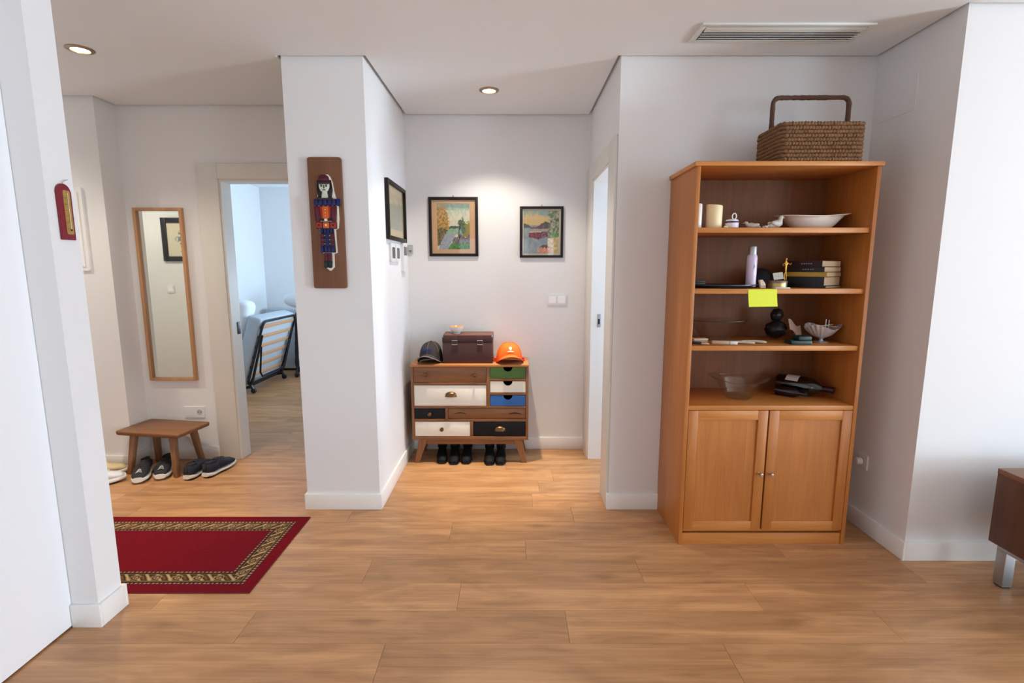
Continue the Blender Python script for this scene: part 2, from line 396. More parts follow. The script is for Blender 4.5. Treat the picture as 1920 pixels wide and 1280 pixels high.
# ceiling: a lowered board with a shadow gap round the walls, and the slab over it
g = 0.020
P = [(-1.745+g, -4+g), (8.0-g, -4+g), (8.0-g, YR-g), (XRI-g, YR-g), (XRI-g, YC-g), (XHR-g, YC-g), (XHR-g, YH-g), (XCR+g, YH-g),
     (XCR+g, YC-g), (XCL-g, YC-g), (XCL-g, YE2-g), (XE+g, YE2-g), (XE+g, YE1-g), (-4.6+g, YE1-g), (-4.6+g, YP2+g), (XPR+g, YP2+g), (XPR+g, YP-g), (-1.745+g, YP-g)]
ceil = struct('ceiling', MB().prism(P, H, H+0.012), CEIL)
struct('ceiling_slab', MB().box(-4.7, 8.1, -4.1, 3.95, TOP, TOP+0.1), CEIL)
struct('ceiling_bedroom', MB().box(BLX-0.1, XCL, YE2+0.11, BBY+0.1, H, H+0.06).box(XCL, BRX+0.1, YH+0.12, BBY+0.1, H, H+0.06), CEIL)
struct('ceiling_side_room', MB().box(XHR+0.1, 3.0, YC+0.12, 3.81, H, H+0.06), CEIL)

# baseboards (10 cm, 12 mm thick)
def bb(name, *boxes):
    m = MB()
    for b in boxes: m.box(*b, 0, 0.095, 0.002)
    return struct('baseboard_' + name, m, TRIM)
t = 0.013
bb('hall_left', (XCL-t, XCR+t, YC-t, YC), (XCR, XCR+t, YC, YH), (XCL-t, XCL, YC, YE2))
bb('hall_back', (XCR+t, XHR, YH-t, YH))
bb('alcove', (XHR-t, XRI-t, YC-t, YC), (XHR-t, XHR, YC, YC+0.012))
bb('alcove_right', (XRI-t, XRI, YR-t, YC-t), (XRI, 8.0, YR-t, YR))
bb('partition', (XPL-0.003, XPR+t, YP-t, YP), (XPR, XPR+t, YP, YP2), (-4.6, XPR+t, YP2, YP2+t))
bb('entry', (XE, EX0-0.142, YE2-t, YE2), (-4.6, XE+t, YE1-t, YE1), (XE, XE+t, YE1, YE2-t))
bb('side_room', (XHR+0.12, 2.9, 3.797, 3.81))
bb('bedroom', (BLX, BLX+t, YE2+0.11, BBY), (BLX+t, BRX, BBY-t, BBY))

# door frames
d1 = struct('door_1', MB().box(EX0-0.002, EX0+0.018, YE2-0.005, YE2+0.115, 0, EZ).box(EX1-0.018, EX1+0.002, YE2-0.005, YE2+0.115, 0, EZ).box(EX0+0.018, EX1-0.018, YE2-0.005, YE2+0.115, EZ-0.018, EZ+0.002), CASING)
obj('casing', MB().box(EX0-0.142, EX0+0.004, YE2-0.018, YE2, 0, EZ+0.10, 0.003), CASING, d1)
obj('casing', MB().box(EX1-0.004, XCL-0.016, YE2-0.018, YE2, 0, EZ+0.10, 0.003), CASING, d1)
obj('casing', MB().box(EX0+0.004, EX1-0.004, YE2-0.018, YE2, EZ-0.004, EZ+0.10, 0.003), CASING, d1)
obj('hinge', MB().box(EX0+0.018, EX0+0.022, YE2+0.06, YE2+0.10, 0.93, 1.02, 0.001), BLACKM, d1, label='dark metal hinge plate')
d2 = struct('door_2', MB().box(XHR-0.004, XHR+0.104, DY1-0.02, DY1, 0, DZ).box(XHR-0.004, XHR+0.104, DY0, DY0+0.02, 0, DZ).box(XHR-0.004, XHR+0.104, DY0+0.02, DY1-0.02, DZ-0.02, DZ), TRIM)
obj('casing', MB().box(XHR-0.016, XHR, DY1-0.004, YH-0.006, 0, DZ+0.10, 0.003), CASING, d2)
obj('casing', MB().box(XHR-0.016, XHR, YC+0.014, DY0+0.004, 0, DZ+0.10, 0.003), CASING, d2)
obj('casing', MB().box(XHR-0.016, XHR, DY0+0.004, DY1-0.004, DZ-0.004, DZ+0.10, 0.003), CASING, d2)
obj('strike_plate', MB().box(XHR+0.042, XHR+0.066, DY1-0.0225, DY1-0.0195, 0.99, 1.085, 0.001), STEEL, d2, label='steel strike plate')
obj('latch_hole', MB().box(XHR+0.047, XHR+0.060, DY1-0.0245, DY1-0.022, 1.012, 1.05), DARK, d2, label='dark latch hole')

# ------------------------------------------------------------------ bookcase (local origin: floor, left front corner)
bx, by = 0.857, 2.425; BWD, BDP = 0.856, 0.388
bc = thing('bookcase', 'tall orange-veneer bookcase with two doors below open shelves', 'bookcase', (bx, by, 0))
pt = 0.019
BSZ = 1.878
obj('side_panel', MB().box(0, pt, 0, BDP, 0, BSZ, 0.001), BEECH, bc)
obj('side_panel', MB().box(BWD-pt, BWD, 0, BDP, 0, BSZ, 0.001), BEECH, bc)
obj('top_panel', MB().box(-0.009, BWD+0.009, -0.006, BDP, BSZ, BSZ+0.021, 0.002), BEECHX, bc)
obj('back_panel', MB().box(pt, BWD-pt, BDP-0.008, BDP, 0.06, BSZ), BEECHSHADE, bc)
SH = [(1.600, 0.024), (1.312, 0.024), (1.034, 0.024)]   # top height and thickness of the loose shelves
for zt, tk in SH:
    obj('shelf', MB().box(pt+0.0005, BWD-pt-0.0005, 0.012, BDP-0.009, zt-tk, zt, 0.0015), BEECHX, bc)
obj('deck', MB().box(pt, BWD-pt, 0.003, BDP-0.008, 0.714, 0.735, 0.001), BEECHX, bc)
obj('bottom_panel', MB().box(pt, BWD-pt, 0.02, BDP-0.008, 0.062, 0.080), BEECHX, bc)
obj('plinth', MB().box(pt, BWD-pt, 0.006, 0.024, 0, 0.058, 0.001), BEECHX, bc)
def cab_door(x0, x1, kx):
    z0, z1, sw = 0.079, 0.711, 0.048; y0, y1 = 0.0, 0.019
    d = obj('door', MB().box(x0, x0+sw, y0, y1, z0, z1, 0.0015).box(x1-sw, x1, y0, y1, z0, z1, 0.0015), BEECH, bc)
    obj('door_rail', MB().box(x0+sw, x1-sw, y0+0.0006, y1, z1-sw, z1, 0.0012), BEECHX, d)
    obj('door_rail', MB().box(x0+sw, x1-sw, y0+0.0006, y1, z0, z0+sw, 0.0012), BEECHX, d)
    obj('door_panel', MB().box(x0+sw, x1-sw, y0+0.010, y1-0.002, z0+sw, z1-sw), BEECH, d)
    M = Matrix.Translation((kx, y0, 0.385)) @ Matrix.Rotation(PI/2, 4, 'X')
    obj('knob', MB().lathe([(0, 0), (0.0075, 0), (0.005, 0.004), (0.0045, 0.012), (0.009, 0.017), (0.010, 0.021), (0.008, 0.0255), (0, 0.027)], 16, M), CHROME, d, label='small chrome door knob')
cab_door(pt+0.002, 0.4165, 0.394)
cab_door(0.4245, BWD-pt-0.002, 0.447)

# ------------------------------------------------------------------ chest of drawers (local origin: floor, left front corner)
cx, cy = -0.722, 3.520; CW, CD = 0.840, 0.285
ch = thing('chest_of_drawers', 'small wooden chest of drawers with coloured mismatched fronts and splayed legs', 'chest', (cx, cy, 0))
Z0, Z1 = 0.176, 0.716
obj('top_panel', MB().box(-0.002, CW+0.002, -0.008, CD, Z1, Z1+0.017, 0.003), CHTOP, ch)
obj('side_panel', MB().box(0, 0.018, 0, CD, Z0, Z1, 0.001), WALNUTZ, ch)
obj('side_panel', MB().box(CW-0.018, CW, 0, CD, Z0, Z1, 0.001), WALNUTZ, ch)
obj('bottom_panel', MB().box(0.018, CW-0.018, 0, CD, Z0, Z0+0.026, 0.001), WALNUT, ch)
obj('back_panel', MB().box(0.018, CW-0.018, CD-0.01, CD, Z0+0.026, Z1), WALNUT, ch)
rx = 0.552                                    # divider between the wide and the narrow column
def rail(x0, x1, z0, z1): obj('rail', MB().box(x0, x1, 0.001, CD-0.01, z0, z1, 0.001), WALNUT, ch)
rail(0.018, CW-0.018, 0.412, 0.428)
rail(0.018, CW-0.018, 0.314, 0.333)
rail(0.018, rx-0.012, 0.583, 0.601)
rail(rx+0.012, CW-0.018, 0.613, 0.630)
rail(rx+0.012, CW-0.018, 0.510, 0.527)
obj('divider', MB().box(rx-0.012, rx+0.012, 0.0005, CD-0.01, 0.428, Z1, 0.001), WALNUTZ, ch)
obj('divider', MB().box(0.242, 0.260, 0.0005, CD-0.01, 0.333, 0.412, 0.001), WALNUTZ, ch)
obj('divider', MB().box(0.421, 0.441, 0.0005, CD-0.01, Z0+0.026, 0.314, 0.001), WALNUTZ, ch)
def knob(x, z, par, mat=BRASS):
    M = Matrix.Translation((x, 0.004, z)) @ Matrix.Rotation(PI/2, 4, 'X')
    obj('knob', MB().lathe([(0, 0), (0.011, 0), (0.011, 0.002), (0.005, 0.004), (0.005, 0.012), (0.011, 0.016), (0.0145, 0.021), (0.013, 0.026), (0.007, 0.029), (0, 0.030)], 18, M), mat, par, label='round aged brass knob')
def cup(x, z, par):
    m = MB(); n, k = 16, 7; R, D, Hh = 0.040, 0.026, 0.034
    m.sheet(lambda u, v: Vector((x + R*math.cos(PI*u), 0.004 - D*math.sin(PI*u)**0.8*math.cos(v*PI/2), z - 0.012 + Hh*math.sin(v*PI/2)*max(0.12, math.sin(PI*u)**0.6))), n, k)
    m.thicken(0.002); m.box(x-R-0.003, x+R+0.003, 0.002, 0.0045, z-0.016, z-0.010, 0.001)
    obj('cup_pull', m, BRASS, par, label='half-round aged brass cup pull')
def drawer(x0, x1, z0, z1, mat, notch=False, label=None):
    gp = 0.0025; x0 += gp; x1 -= gp; z0 += gp; z1 -= gp
    m = MB()
    if notch:
        c, r = (x0+x1)/2, 0.033
        poly = [(x0, z0), (x1, z0), (x1, z1)] + [(c + r*math.cos(-PI*i/14), z1 + r*math.sin(-PI*i/14)) for i in range(15)] + [(x0, z1)]
        m.prism(poly, -0.018, -0.004, Matrix(((1, 0, 0, 0), (0, 0, -1, 0), (0, 1, 0, 0), (0, 0, 0, 1))))
    else: m.box(x0, x1, 0.004, 0.018, z0, z1, 0.001)
    d = obj('drawer', m, mat, ch, label=label)
    b = MB().box(x0+0.004, x1-0.004, 0.018, CD-0.03, z0+0.003, z0+0.008).box(x0+0.004, x0+0.01, 0.018, CD-0.03, z0+0.003, z1-0.012).box(x1-0.01, x1-0.004, 0.018, CD-0.03, z0+0.003, z1-0.012).box(x0+0.004, x1-0.004, CD-0.036, CD-0.03, z0+0.003, z1-0.012)
    obj('drawer_box', b, DARK if notch else WALNUT, d)  # near-black behind notches: shade inside the drawer put into the colour
    return d
d = drawer(0.018, rx-0.012, 0.601, Z1, WALNUT, label='wide plain wood drawer with two knobs'); knob(0.103, 0.660, d); knob(0.456, 0.657, d)
d = drawer(0.018, rx-0.012, 0.428, 0.583, PWHITE, label='tall white painted drawer'); cup(0.284, 0.512, d)
drawer(rx+0.012, CW-0.018, 0.630, Z1, PGREEN, True, 'green drawer with half-moon notch')
drawer(rx+0.012, CW-0.018, 0.527, 0.613, PWHITE, True, 'white drawer with half-moon notch')
drawer(rx+0.012, CW-0.018, 0.428, 0.510, PBLUE, True, 'blue drawer with half-moon notch')
d = drawer(0.018, 0.242, 0.333, 0.412, PBLACK, label='small black drawer'); knob(0.130, 0.372, d)
d = drawer(0.260, CW-0.018, 0.333, 0.412, WALNUT, label='plain wood drawer with two carved crescents')
def crescent(x, z, par):
    m = MB(); m.tube([(x - 0.048 + 0.096*i/12, 0.0035, z + 0.010*math.sin(PI*i/12) - 0.003) for i in range(13)], [0.001 + 0.003*math.sin(PI*i/12) for i in range(13)], 6)
    obj('carved_grip', m, DARK, par)
crescent(0.350, 0.372, d); crescent(0.745, 0.370, d)
d = drawer(0.018, 0.421, Z0+0.026, 0.314, PWHITE, label='low white painted drawer'); knob(0.215, 0.258, d)
d = drawer(0.441, CW-0.018, Z0+0.026, 0.314, PBLACK, label='wide black painted drawer'); cup(0.635, 0.258, d)
obj('apron', MB().box(0.06, CW-0.06, 0.020, 0.044, 0.138, Z0), WALNUT, ch)
for sx in (0, 1):
    for yy in (0.012, CD-0.05):
        tx0, tx1 = (0.045, 0.105); bx0, bx1 = (0.010, 0.046)
        f = (lambda x: CW - x) if sx else (lambda x: x)
        q = [f(tx0), f(tx1), f(bx1), f(bx0)]
        m = MB(); yb = yy - 0.006 if yy < 0.1 else yy + 0.012
        secs = [[Vector((q[3], yb, 0)), Vector((q[2], yb, 0)), Vector((q[2], yb+0.03, 0)), Vector((q[3], yb+0.03, 0))],
                [Vector((q[0], yy, Z0)), Vector((q[1], yy, Z0)), Vector((q[1], yy+0.034, Z0)), Vector((q[0], yy+0.034, Z0))]]
        m.loft(secs); m._bev(m.bm.verts[:], 0.002, 1); obj('leg', m, WALNUTZ, ch)

# things on the chest
CT = Z1 + 0.017
LEATH = plain('dark_box_leatherette', rgb(62, 30, 28), 0.42, bump=0.25, bscale=260, var=0.25)
LEATHT = plain('box_lid_worn', rgb(96, 60, 44), 0.45, bump=0.25, bscale=260, var=0.3, vscale=14)
tb = thing('storage_box', 'dark brown lidded storage box with two metal buckles on the chest', 'box', (-0.318, 3.665, CT))
BX, BYd, BZ = 0.178, 0.105, 0.205
obj('body', MB().box(-BX, BX, -BYd, BYd, 0, BZ-0.052, 0.003), LEATH, tb)
lid = obj('lid', MB().box(-BX-0.002, BX+0.002, -BYd-0.002, BYd+0.002, BZ-0.051, BZ-0.003, 0.003), LEATH, tb)
obj('lid_top', MB().box(-BX-0.001, BX+0.001, -BYd-0.001, BYd+0.001, BZ-0.0035, BZ, 0.001), LEATHT, lid, label='worn lighter brown lid top')
for x in (-0.090, 0.090):
    b = obj('strap', MB().box(x-0.017, x+0.017, -BYd-0.006, -BYd-0.0005, BZ-0.12, BZ-0.008, 0.0012), LEATH, tb)
    obj('buckle', MB().tube([(x+sx*0.019, -BYd-0.009, BZ-0.052+sz*0.015) for sx, sz in ((-1, -1), (1, -1), (1, 1), (-1, 1))], 0.0026, 8, closed=True), STEEL, b, label='steel buckle')
for x in (-BX, BX):
    obj('corner_guard', MB().box(x-0.006, x+0.006, -BYd-0.004, -BYd+0.01, BZ-0.016, BZ+0.002, 0.001), STEEL, tb)
bw = thing('bowl', 'small white bowl with orange inside, standing on the dark storage box', 'bowl', (-0.402, 3.655, CT+BZ))
obj('shell', MB().lathe([(0, 0), (0.024, 0), (0.025, 0.006), (0.030, 0.010), (0.045, 0.026), (0.053, 0.050), (0.0535, 0.053)], 28), CERAM, bw)
obj('inside_glaze', MB().lathe([(0, 0.014), (0.026, 0.016), (0.041, 0.029), (0.050, 0.050), (0.0535, 0.0532)], 28), plain('orange_glaze', rgb(226, 150, 86), 0.25, coat=0.4), bw, label='orange glazed inside')
def cap(name, label, loc, rot, cmat, vmat, edge, under, group=None):
    t = thing(name, label, 'cap', loc, rot)
    m = MB(); n, k = 28, 10
    def base(a):                       # height of the crown's rim: raised over the visor arch
        return 0.004 + 0.068*max(0, -math.sin(a))**2.0
    def fn(u, v):
        a = 2*PI*u; zb = base(a); e = v*PI/2
        return Vector((0.084*math.cos(a)*math.cos(e)**0.72, 0.098*math.sin(a)*math.cos(e)**0.72, zb + (0.148-zb)*math.sin(e)**0.9))
    m.sheet(fn, n, k); bmesh.ops.remove_doubles(m.bm, verts=m.bm.verts[:], dist=1e-4); m.thicken(0.0025)
    obj('crown', m, cmat, t, angle=60)
    s = MB()
    for q in range(6):
        a = q*PI/3 + PI/6; zb = base(a)
        s.tube([Vector((0.0845*math.cos(a)*math.cos(e)**0.72, 0.0985*math.sin(a)*math.cos(e)**0.72, zb + (0.1487-zb)*math.sin(e)**0.9)) for e in [PI/2*i/12 for i in range(12)]], 0.0011, 5)
    obj('seam', s, edge, t)
    obj('button', MB().ell((0, 0, 0.149), (0.008, 0.008, 0.004), 12, 6), cmat, t)
    def vis(off):
        def f(u, v):
            x = (2*u-1); a = x*1.18
            inner = Vector((0.084*math.sin(a), -0.098*math.cos(a), 0))
            reach = 0.070*max(0.0, 1-abs(x)**2.4)
            outer = inner + Vector((0.010*x, -reach, 0))
            p = inner.lerp(outer, v); p.z = 0.004 + 0.068*max(0.0, math.cos(x*PI/2))**1.0 - 0.007*v*math.cos(x*PI/2) + off
            return p
        return f
    m = MB(); m.sheet(vis(0), 24, 6); m.thicken(0.003); obj('visor', m, vmat, t, angle=60)
    f = vis(0.0005); obj('visor_edge', MB().tube([f(i/24, 1.0) for i in range(25)], 0.0022, 6), edge, t)
    f = vis(-0.004); m = MB(); m.sheet(f, 20, 4); obj('visor_underside', m, under, t)
    return t
CAPD = plain('charcoal_cap_cloth', rgb(58, 50, 50), 0.85, bump=0.3, bscale=500, var=0.2)
CAPE = plain('grey_piping', rgb(150, 140, 134), 0.8)
ORNG = plain('orange_cap_cloth', rgb(252, 106, 24), 0.8, bump=0.3, bscale=500)
ORNE = plain('dark_orange_seam', rgb(214, 76, 16), 0.8)
UND = plain('dark_visor_lining', rgb(26, 18, 18), 0.9)
def on_crown(t, x, z, lift=0.003):
    """point of the crown's front over local x,z"""
    zb = 0.072; e = math.asin(min(1, max(0, ((z-zb)/(0.148-zb)))**(1/0.9))); c = math.cos(e)**0.72
    return Vector((x, -0.098*c*math.sqrt(max(0.01, 1-(x/(0.084*max(c, 0.2)))**2)) - lift, z))
c1 = cap('baseball_cap', 'charcoal baseball cap with blue script, left of the storage box', (-0.592, 3.640, CT), -0.12, CAPD, CAPD, CAPE, UND)
pts = []
for i in range(64):
    u = i/63; x = -0.038 + 0.076*u; z = 0.098 + 0.007*math.sin(u*31) + (0.012 if i in (4, 5, 24, 25, 26) else 0) + 0.006*u
    pts.append(on_crown(c1, x, z))
obj('script_embroidery', MB().tube(pts, 0.0019, 5), plain('blue_thread', rgb(44, 62, 140), 0.7), c1, label='blue embroidered script')
c2 = cap('baseball_cap', 'bright orange baseball cap with white emblem, right of the storage box', (-0.020, 3.640, CT), 0.10, ORNG, ORNG, ORNE, UND)
c2.scale = (1.14, 1.05, 0.96)
m = MB()
m.sheet(lambda u, v: on_crown(c2, (u-0.5)*0.020*math.sin(PI*min(1, max(0.02, 1-v**1.3)))**0.8, 0.102 + 0.026*v), 6, 8); m.thicken(0.001)
m.sheet(lambda u, v: on_crown(c2, (u-0.5)*0.046, 0.090 + 0.009*v*math.sin(PI*u)**0.6 + 0.001), 10, 3)
obj('emblem', m, plain('cream_thread', rgb(250, 226, 196), 0.7), c2, label='cream flame-over-base emblem')
for sx in (-1, 1):
    m = MB().box(-0.012, 0.014, -0.022, 0.022, 0.0, 0.010, 0.003).box(-0.010, 0.012, -0.020, 0.020, 0.014, 0.022, 0.003)
    obj('side_strap', m, plain('red_strap', rgb(224, 60, 24), 0.7), c2, loc=(sx*0.088, 0.03, 0.004), label='red strap end')

# boots and shoes under the chest
def foot_secs(L, W, tops, widths, z0=0.0, n=14, pinch=1.0):
    """closed cross-sections along +Y (heel 0 to toe L); each a flat-bottomed arch"""
    secs = []
    k = len(tops)
    for i in range(k):
        y = L*i/(k-1); ww = W*widths[i]/2; h = tops[i]
        ring = []
        for j in range(n):
            a = 2*PI*j/n; ca, sa = math.cos(a), math.sin(a)
            px = ww*(abs(ca)**0.8)*(1 if ca >= 0 else -1); pz = z0 + (h-z0)*0.5 + (h-z0)*0.5*(abs(sa)**0.8)*(1 if sa >= 0 else -1)
            if sa > 0: px *= 1 - 0.34*pinch*sa**2
            ring.append(Vector((px, y, pz)))
        secs.append(ring)
    return secs
WID = [0.46, 0.72, 0.78, 0.76, 0.78, 0.88, 0.98, 1.0, 0.97, 0.88, 0.60]
LEATHB = plain('black_boot_leather', rgb(12, 11, 12), 0.65, spec=0.2)
def boot(loc, rot, h, label, grp=None):
    t = thing('boot', label, 'boot', loc, rot, grp)
    L, W = 0.25, 0.078
    obj('sole', MB().loft(foot_secs(L, W*1.04, [0.014]*11, WID, 0, pinch=0)), plain('boot_sole', rgb(14, 13, 13), 0.7), t)
    tops = [0.07, 0.10, 0.105, 0.105, 0.10, 0.085, 0.068, 0.058, 0.052, 0.045, 0.03]
    obj('upper', MB().loft(foot_secs(L, W, tops, WID, 0.012)), LEATHB, t, angle=60)
    m = MB().loft([[Vector((0.036*s*math.cos(2*PI*j/14), 0.06 + 0.050*s*math.sin(2*PI*j/14), z)) for j in range(14)] for z, s in ((0.07, 1.0), (h*0.8, 0.92), (h, 0.96))])
    obj('shaft', m, LEATHB, t, angle=60)
    return t
boot((-0.170, 3.720, 0), PI + 0.03, 0.155, 'left boot of the upright black pair at the right under the chest')
boot((-0.080, 3.722, 0), PI - 0.02, 0.155, 'right boot of the upright black pair under the chest')
boot((-0.335, 3.742, 0), PI + 0.0, 0.130, 'black boot in the middle of the row under the chest')
boot((-0.432, 3.730, 0), PI + 0.04, 0.150, 'black boot second from the left under the chest')
boot((-0.535, 3.748, 0), PI + 0.10, 0.150, 'black boot farthest left under the chest')

# ------------------------------------------------------------------ wall fixtures
def fixture(name, label, cat, M, group=None):
    t = bpy.data.objects.new(name, None); t.empty_display_size = 0.05; C.objects.link(t); t.matrix_world = M
    return tag(t, label, cat, group)
# downlights
BULB = plain('lamp_glow', rgb(255, 240, 214), 0.4, emit=(1.0, 0.83, 0.58, 1), estr=14.0)
RING = plain('bronze_ring', rgb(160, 140, 120), 0.35, metal=1.0)
for (x, y), lb in (((-0.142, 3.312), 'round recessed ceiling light in front of the hall pictures'), ((-2.172, 2.721), 'round recessed ceiling light over the entry rug')):
    t = thing('downlight', lb, 'ceiling light', (x, y, H), 0, 'recessed ceiling lights')
    obj('ring', MB().lathe([(0.040, 0.0), (0.042, -0.008), (0.050, -0.007), (0.060, -0.0035), (0.062, 0.0)], 36), RING, t, label='bronze-grey ring')
    obj('bulb', MB().lathe([(0, -0.0045), (0.026, -0.0045), (0.034, -0.003), (0.040, -0.0005)], 28), BULB, t, label='glowing lamp')
obj('added_fill_disc', MB().lathe([(0, -0.004), (0.034, -0.004), (0.058, -0.002), (0.060, 0.0)], 28, Matrix.Translation((-3.6, 2.76, H))), BULB, ceil)  # glowing disc made up to go with the added entry spot
# air grille in the ceiling
gx0, gx1, gy0, gy1 = 0.857, 1.640, 2.440, 2.632
GR = plain('grille_metal', rgb(222, 224, 220), 0.4)
t = thing('air_grille', 'white rectangular ceiling air grille with lengthwise slats', 'vent', ((gx0+gx1)/2, (gy0+gy1)/2, H))
hx, hy = (gx1-gx0)/2, (gy1-gy0)/2
m = MB().box(-hx, hx, -hy, -hy+0.024, -0.010, -0.0005, 0.002).box(-hx, hx, hy-0.024, hy, -0.010, -0.0005, 0.002).box(-hx, -hx+0.024, -hy+0.024, hy-0.024, -0.010, -0.0005, 0.002).box(hx-0.024, hx, -hy+0.024, hy-0.024, -0.010, -0.0005, 0.002)
obj('frame', m, GR, t)
obj('backing', MB().box(-hx+0.02, hx-0.02, -hy+0.02, hy-0.02, -0.0015, -0.0005), plain('grille_shadow', rgb(62, 66, 66), 0.7), t)
for i in range(5):
    wd, an = (0.024, -62) if i == 0 else (0.0095, -22)
    yy = -hy + (0.052 if i == 0 else 0.088 + (i-1)*0.0225)
    M = Matrix.Translation((0, yy, -0.012)) @ Matrix.Rotation(math.radians(an+54 if i == 0 else an+36), 4, 'X')
    obj('slat', MB().box(-hx+0.026, hx-0.026, -wd, wd*0.55, -0.001, 0.001, 0.0004, M), GR, t)
# access hatch on the alcove side wall, sockets, switches
t = fixture('access_hatch', 'flush white wall hatch high beside the bookcase', 'hatch', face_left(XRI, 2.66, 2.235))
obj('cover', MB().prism(rrect(-0.125, 0.135, -0.08, 0.08, 0.004), 0, 0.003), WALL, t)
def plate(m, x0, x1, y0, y1, t_=0.008, r=0.005): return m.prism(rrect(x0, x1, y0, y1, r), 0, t_, None, 0.0012, 1)
def socket_face(t, x):
    obj('well', MB().lathe([(0.0205, 0.0082), (0.0198, 0.0090), (0.0185, 0.0090), (0.0180, 0.0084), (0, 0.0084)], 24, Matrix.Translation((x, 0, 0))), plain('socket_well', rgb(190, 190, 190), 0.4), t)
    obj('pin_hole', MB().lathe([(0, 0.0092), (0.0035, 0.0092), (0.0035, 0.0085)], 10, Matrix.Translation((x-0.0095, 0, 0))).lathe([(0, 0.0092), (0.0035, 0.0092), (0.0035, 0.0085)], 10, Matrix.Translation((x+0.0095, 0, 0))), DARK, t)
    for yy in (0.0145, -0.0195): obj('earth_clip', MB().box(x-0.003, x+0.003, yy, yy+0.005, 0.0084, 0.0100), STEEL, t)
t = fixture('wall_socket', 'white wall socket low on the wall right of the bookcase', 'socket', face_left(XRI, 2.625, 0.372))
obj('cover', plate(MB(), -0.041, 0.041, -0.041, 0.041), PLASTIC, t); socket_face(t, 0)
pg = obj('plug', MB().lathe([(0, 0.040), (0.016, 0.040), (0.020, 0.034), (0.020, 0.012), (0, 0.012)], 20), PLASTIC, t, label='white plug')
t = fixture('wall_socket', 'double white wall socket above the wooden stool', 'socket', face_front(-2.343, YE2, 0.360))
obj('cover', plate(MB(), -0.077, 0.077, -0.040, 0.040), PLASTIC, t); socket_face(t, 0.040)
obj('blank', MB().prism(rrect(-0.066, -0.010, -0.028, 0.028, 0.003), 0.0078, 0.010), PLASTIC, t)
t = fixture('light_switch', 'double white light switch below the hall pictures', 'switch', face_front(0.340, YH, 1.1745))
obj('cover', plate(MB(), -0.073, 0.073, -0.041, 0.041), PLASTIC, t)
RK = plain('rocker_plastic', rgb(250, 250, 252), 0.3)
for x in (-0.035, 0.035):
    obj('rocker', MB().prism(rrect(x-0.028, x+0.028, -0.027, 0.027, 0.003), 0.0075, 0.0125, Matrix.Rotation(0.05, 4, 'X'), 0.001, 1), RK, t)
# thermostats etc. on the hall's left wall
for y, lb in ((3.305, 'white thermostat with dark screen nearer the column corner, below the left picture'), (3.440, 'white thermostat with dark screen, second from the column corner')):
    t = fixture('thermostat', lb, 'thermostat', face_right(XCR, y, 1.510), 'hall thermostats')
    obj('housing', plate(MB(), -0.060, 0.060, -0.058, 0.058, 0.014, 0.008), PLASTIC, t)
    obj('screen', MB().prism(rrect(-0.026, 0.042, -0.036, 0.034, 0.010), 0.0135, 0.0165), GREYSCREEN, t, label='dark grey screen')
t = fixture('intercom', 'narrow white intercom on the hall wall close to the inner corner', 'intercom', face_right(XCR, 3.640, 1.500))
obj('housing', plate(MB(), -0.060, 0.060, -0.115, 0.085, 0.022, 0.008), PLASTIC, t)
obj('screen', MB().prism(rrect(-0.045, 0.045, 0.0, 0.060, 0.006), 0.0215, 0.0235), GREYSCREEN, t, label='dark grey screen')
t = fixture('wall_sensor', 'small grey sensor box on the hall back wall beside the corner', 'sensor', face_front(-0.757, YH, 1.548))
obj('housing', plate(MB(), -0.018, 0.018, -0.034, 0.034, 0.012, 0.004), plain('pale_grey_plastic', rgb(176, 178, 178), 0.4), t)
obj('grille', MB().box(-0.010, 0.010, -0.020, -0.016, 0.011, 0.0135).box(-0.010, 0.010, -0.011, -0.007, 0.011, 0.0135), GREYSCREEN, t)
t = fixture('fuse_box', 'white fuse box cover on the entry wall, half hidden by the wall end', 'fuse box', face_front(-3.015, YE1, 1.664))
obj('frame', MB().prism(rrect(-0.185, 0.185, -0.27, 0.27, 0.006), 0, 0.014, None, 0.002, 1), TRIM, t)
obj('door', MB().prism(rrect(-0.158, 0.158, -0.243, 0.243, 0.004), 0.013, 0.020, None, 0.0015, 1), PANELW, t)
obj('latch', MB().box(0.128, 0.145, -0.02, 0.02, 0.019, 0.024, 0.001), PLASTIC, t)
# thermometer on the end of the partition wall
t = fixture('thermometer', 'red wooden wall thermometer with gold scale on the white wall end', 'thermometer', face_right(XPR, 1.893, 1.513) @ Matrix.Rotation(0.0, 4, 'Z'))
poly = [(-0.029, 0), (0.029, 0), (0.029, 0.172)] + circ(0, 0.172, 0.029, 14, 0, PI)[1:] 
obj('board', MB().prism(poly, 0.0005, 0.010, None, 0.0015, 1), plain('dark_red_wood', rgb(124, 22, 38), 0.45), t)
sc = obj('scale_plate', MB().prism(rrect(-0.008, 0.021, 0.020, 0.178, 0.006), 0.0095, 0.0115), plain('gold_scale', rgb(176, 140, 76), 0.45, metal=0.3, var=0.25, vscale=60), t, label='gold scale plate')
obj('tube', MB().tube([(0.010, 0.040, 0.0125), (0.010, 0.170, 0.0125)], 0.0012, 6), plain('clear_tube', rgb(206, 190, 150), 0.2), sc)
obj('bulb', MB().ell((0.010, 0.036, 0.0125), (0.0036, 0.0036, 0.0025), 10, 6), plain('dark_bulb', rgb(30, 16, 16), 0.3), sc)
for q in range(6): obj('tick', MB().box(-0.006, 0.004, 0.040+0.022*q, 0.041+0.022*q, 0.0114, 0.0120), DARK, sc)
obj('hook', MB().tube([(0.0, 0.198, 0.004), (-0.002, 0.206, 0.010), (0.006, 0.213, 0.014), (0.016, 0.216, 0.014)], 0.0012, 6), STEEL, t, label='bent wire hook')

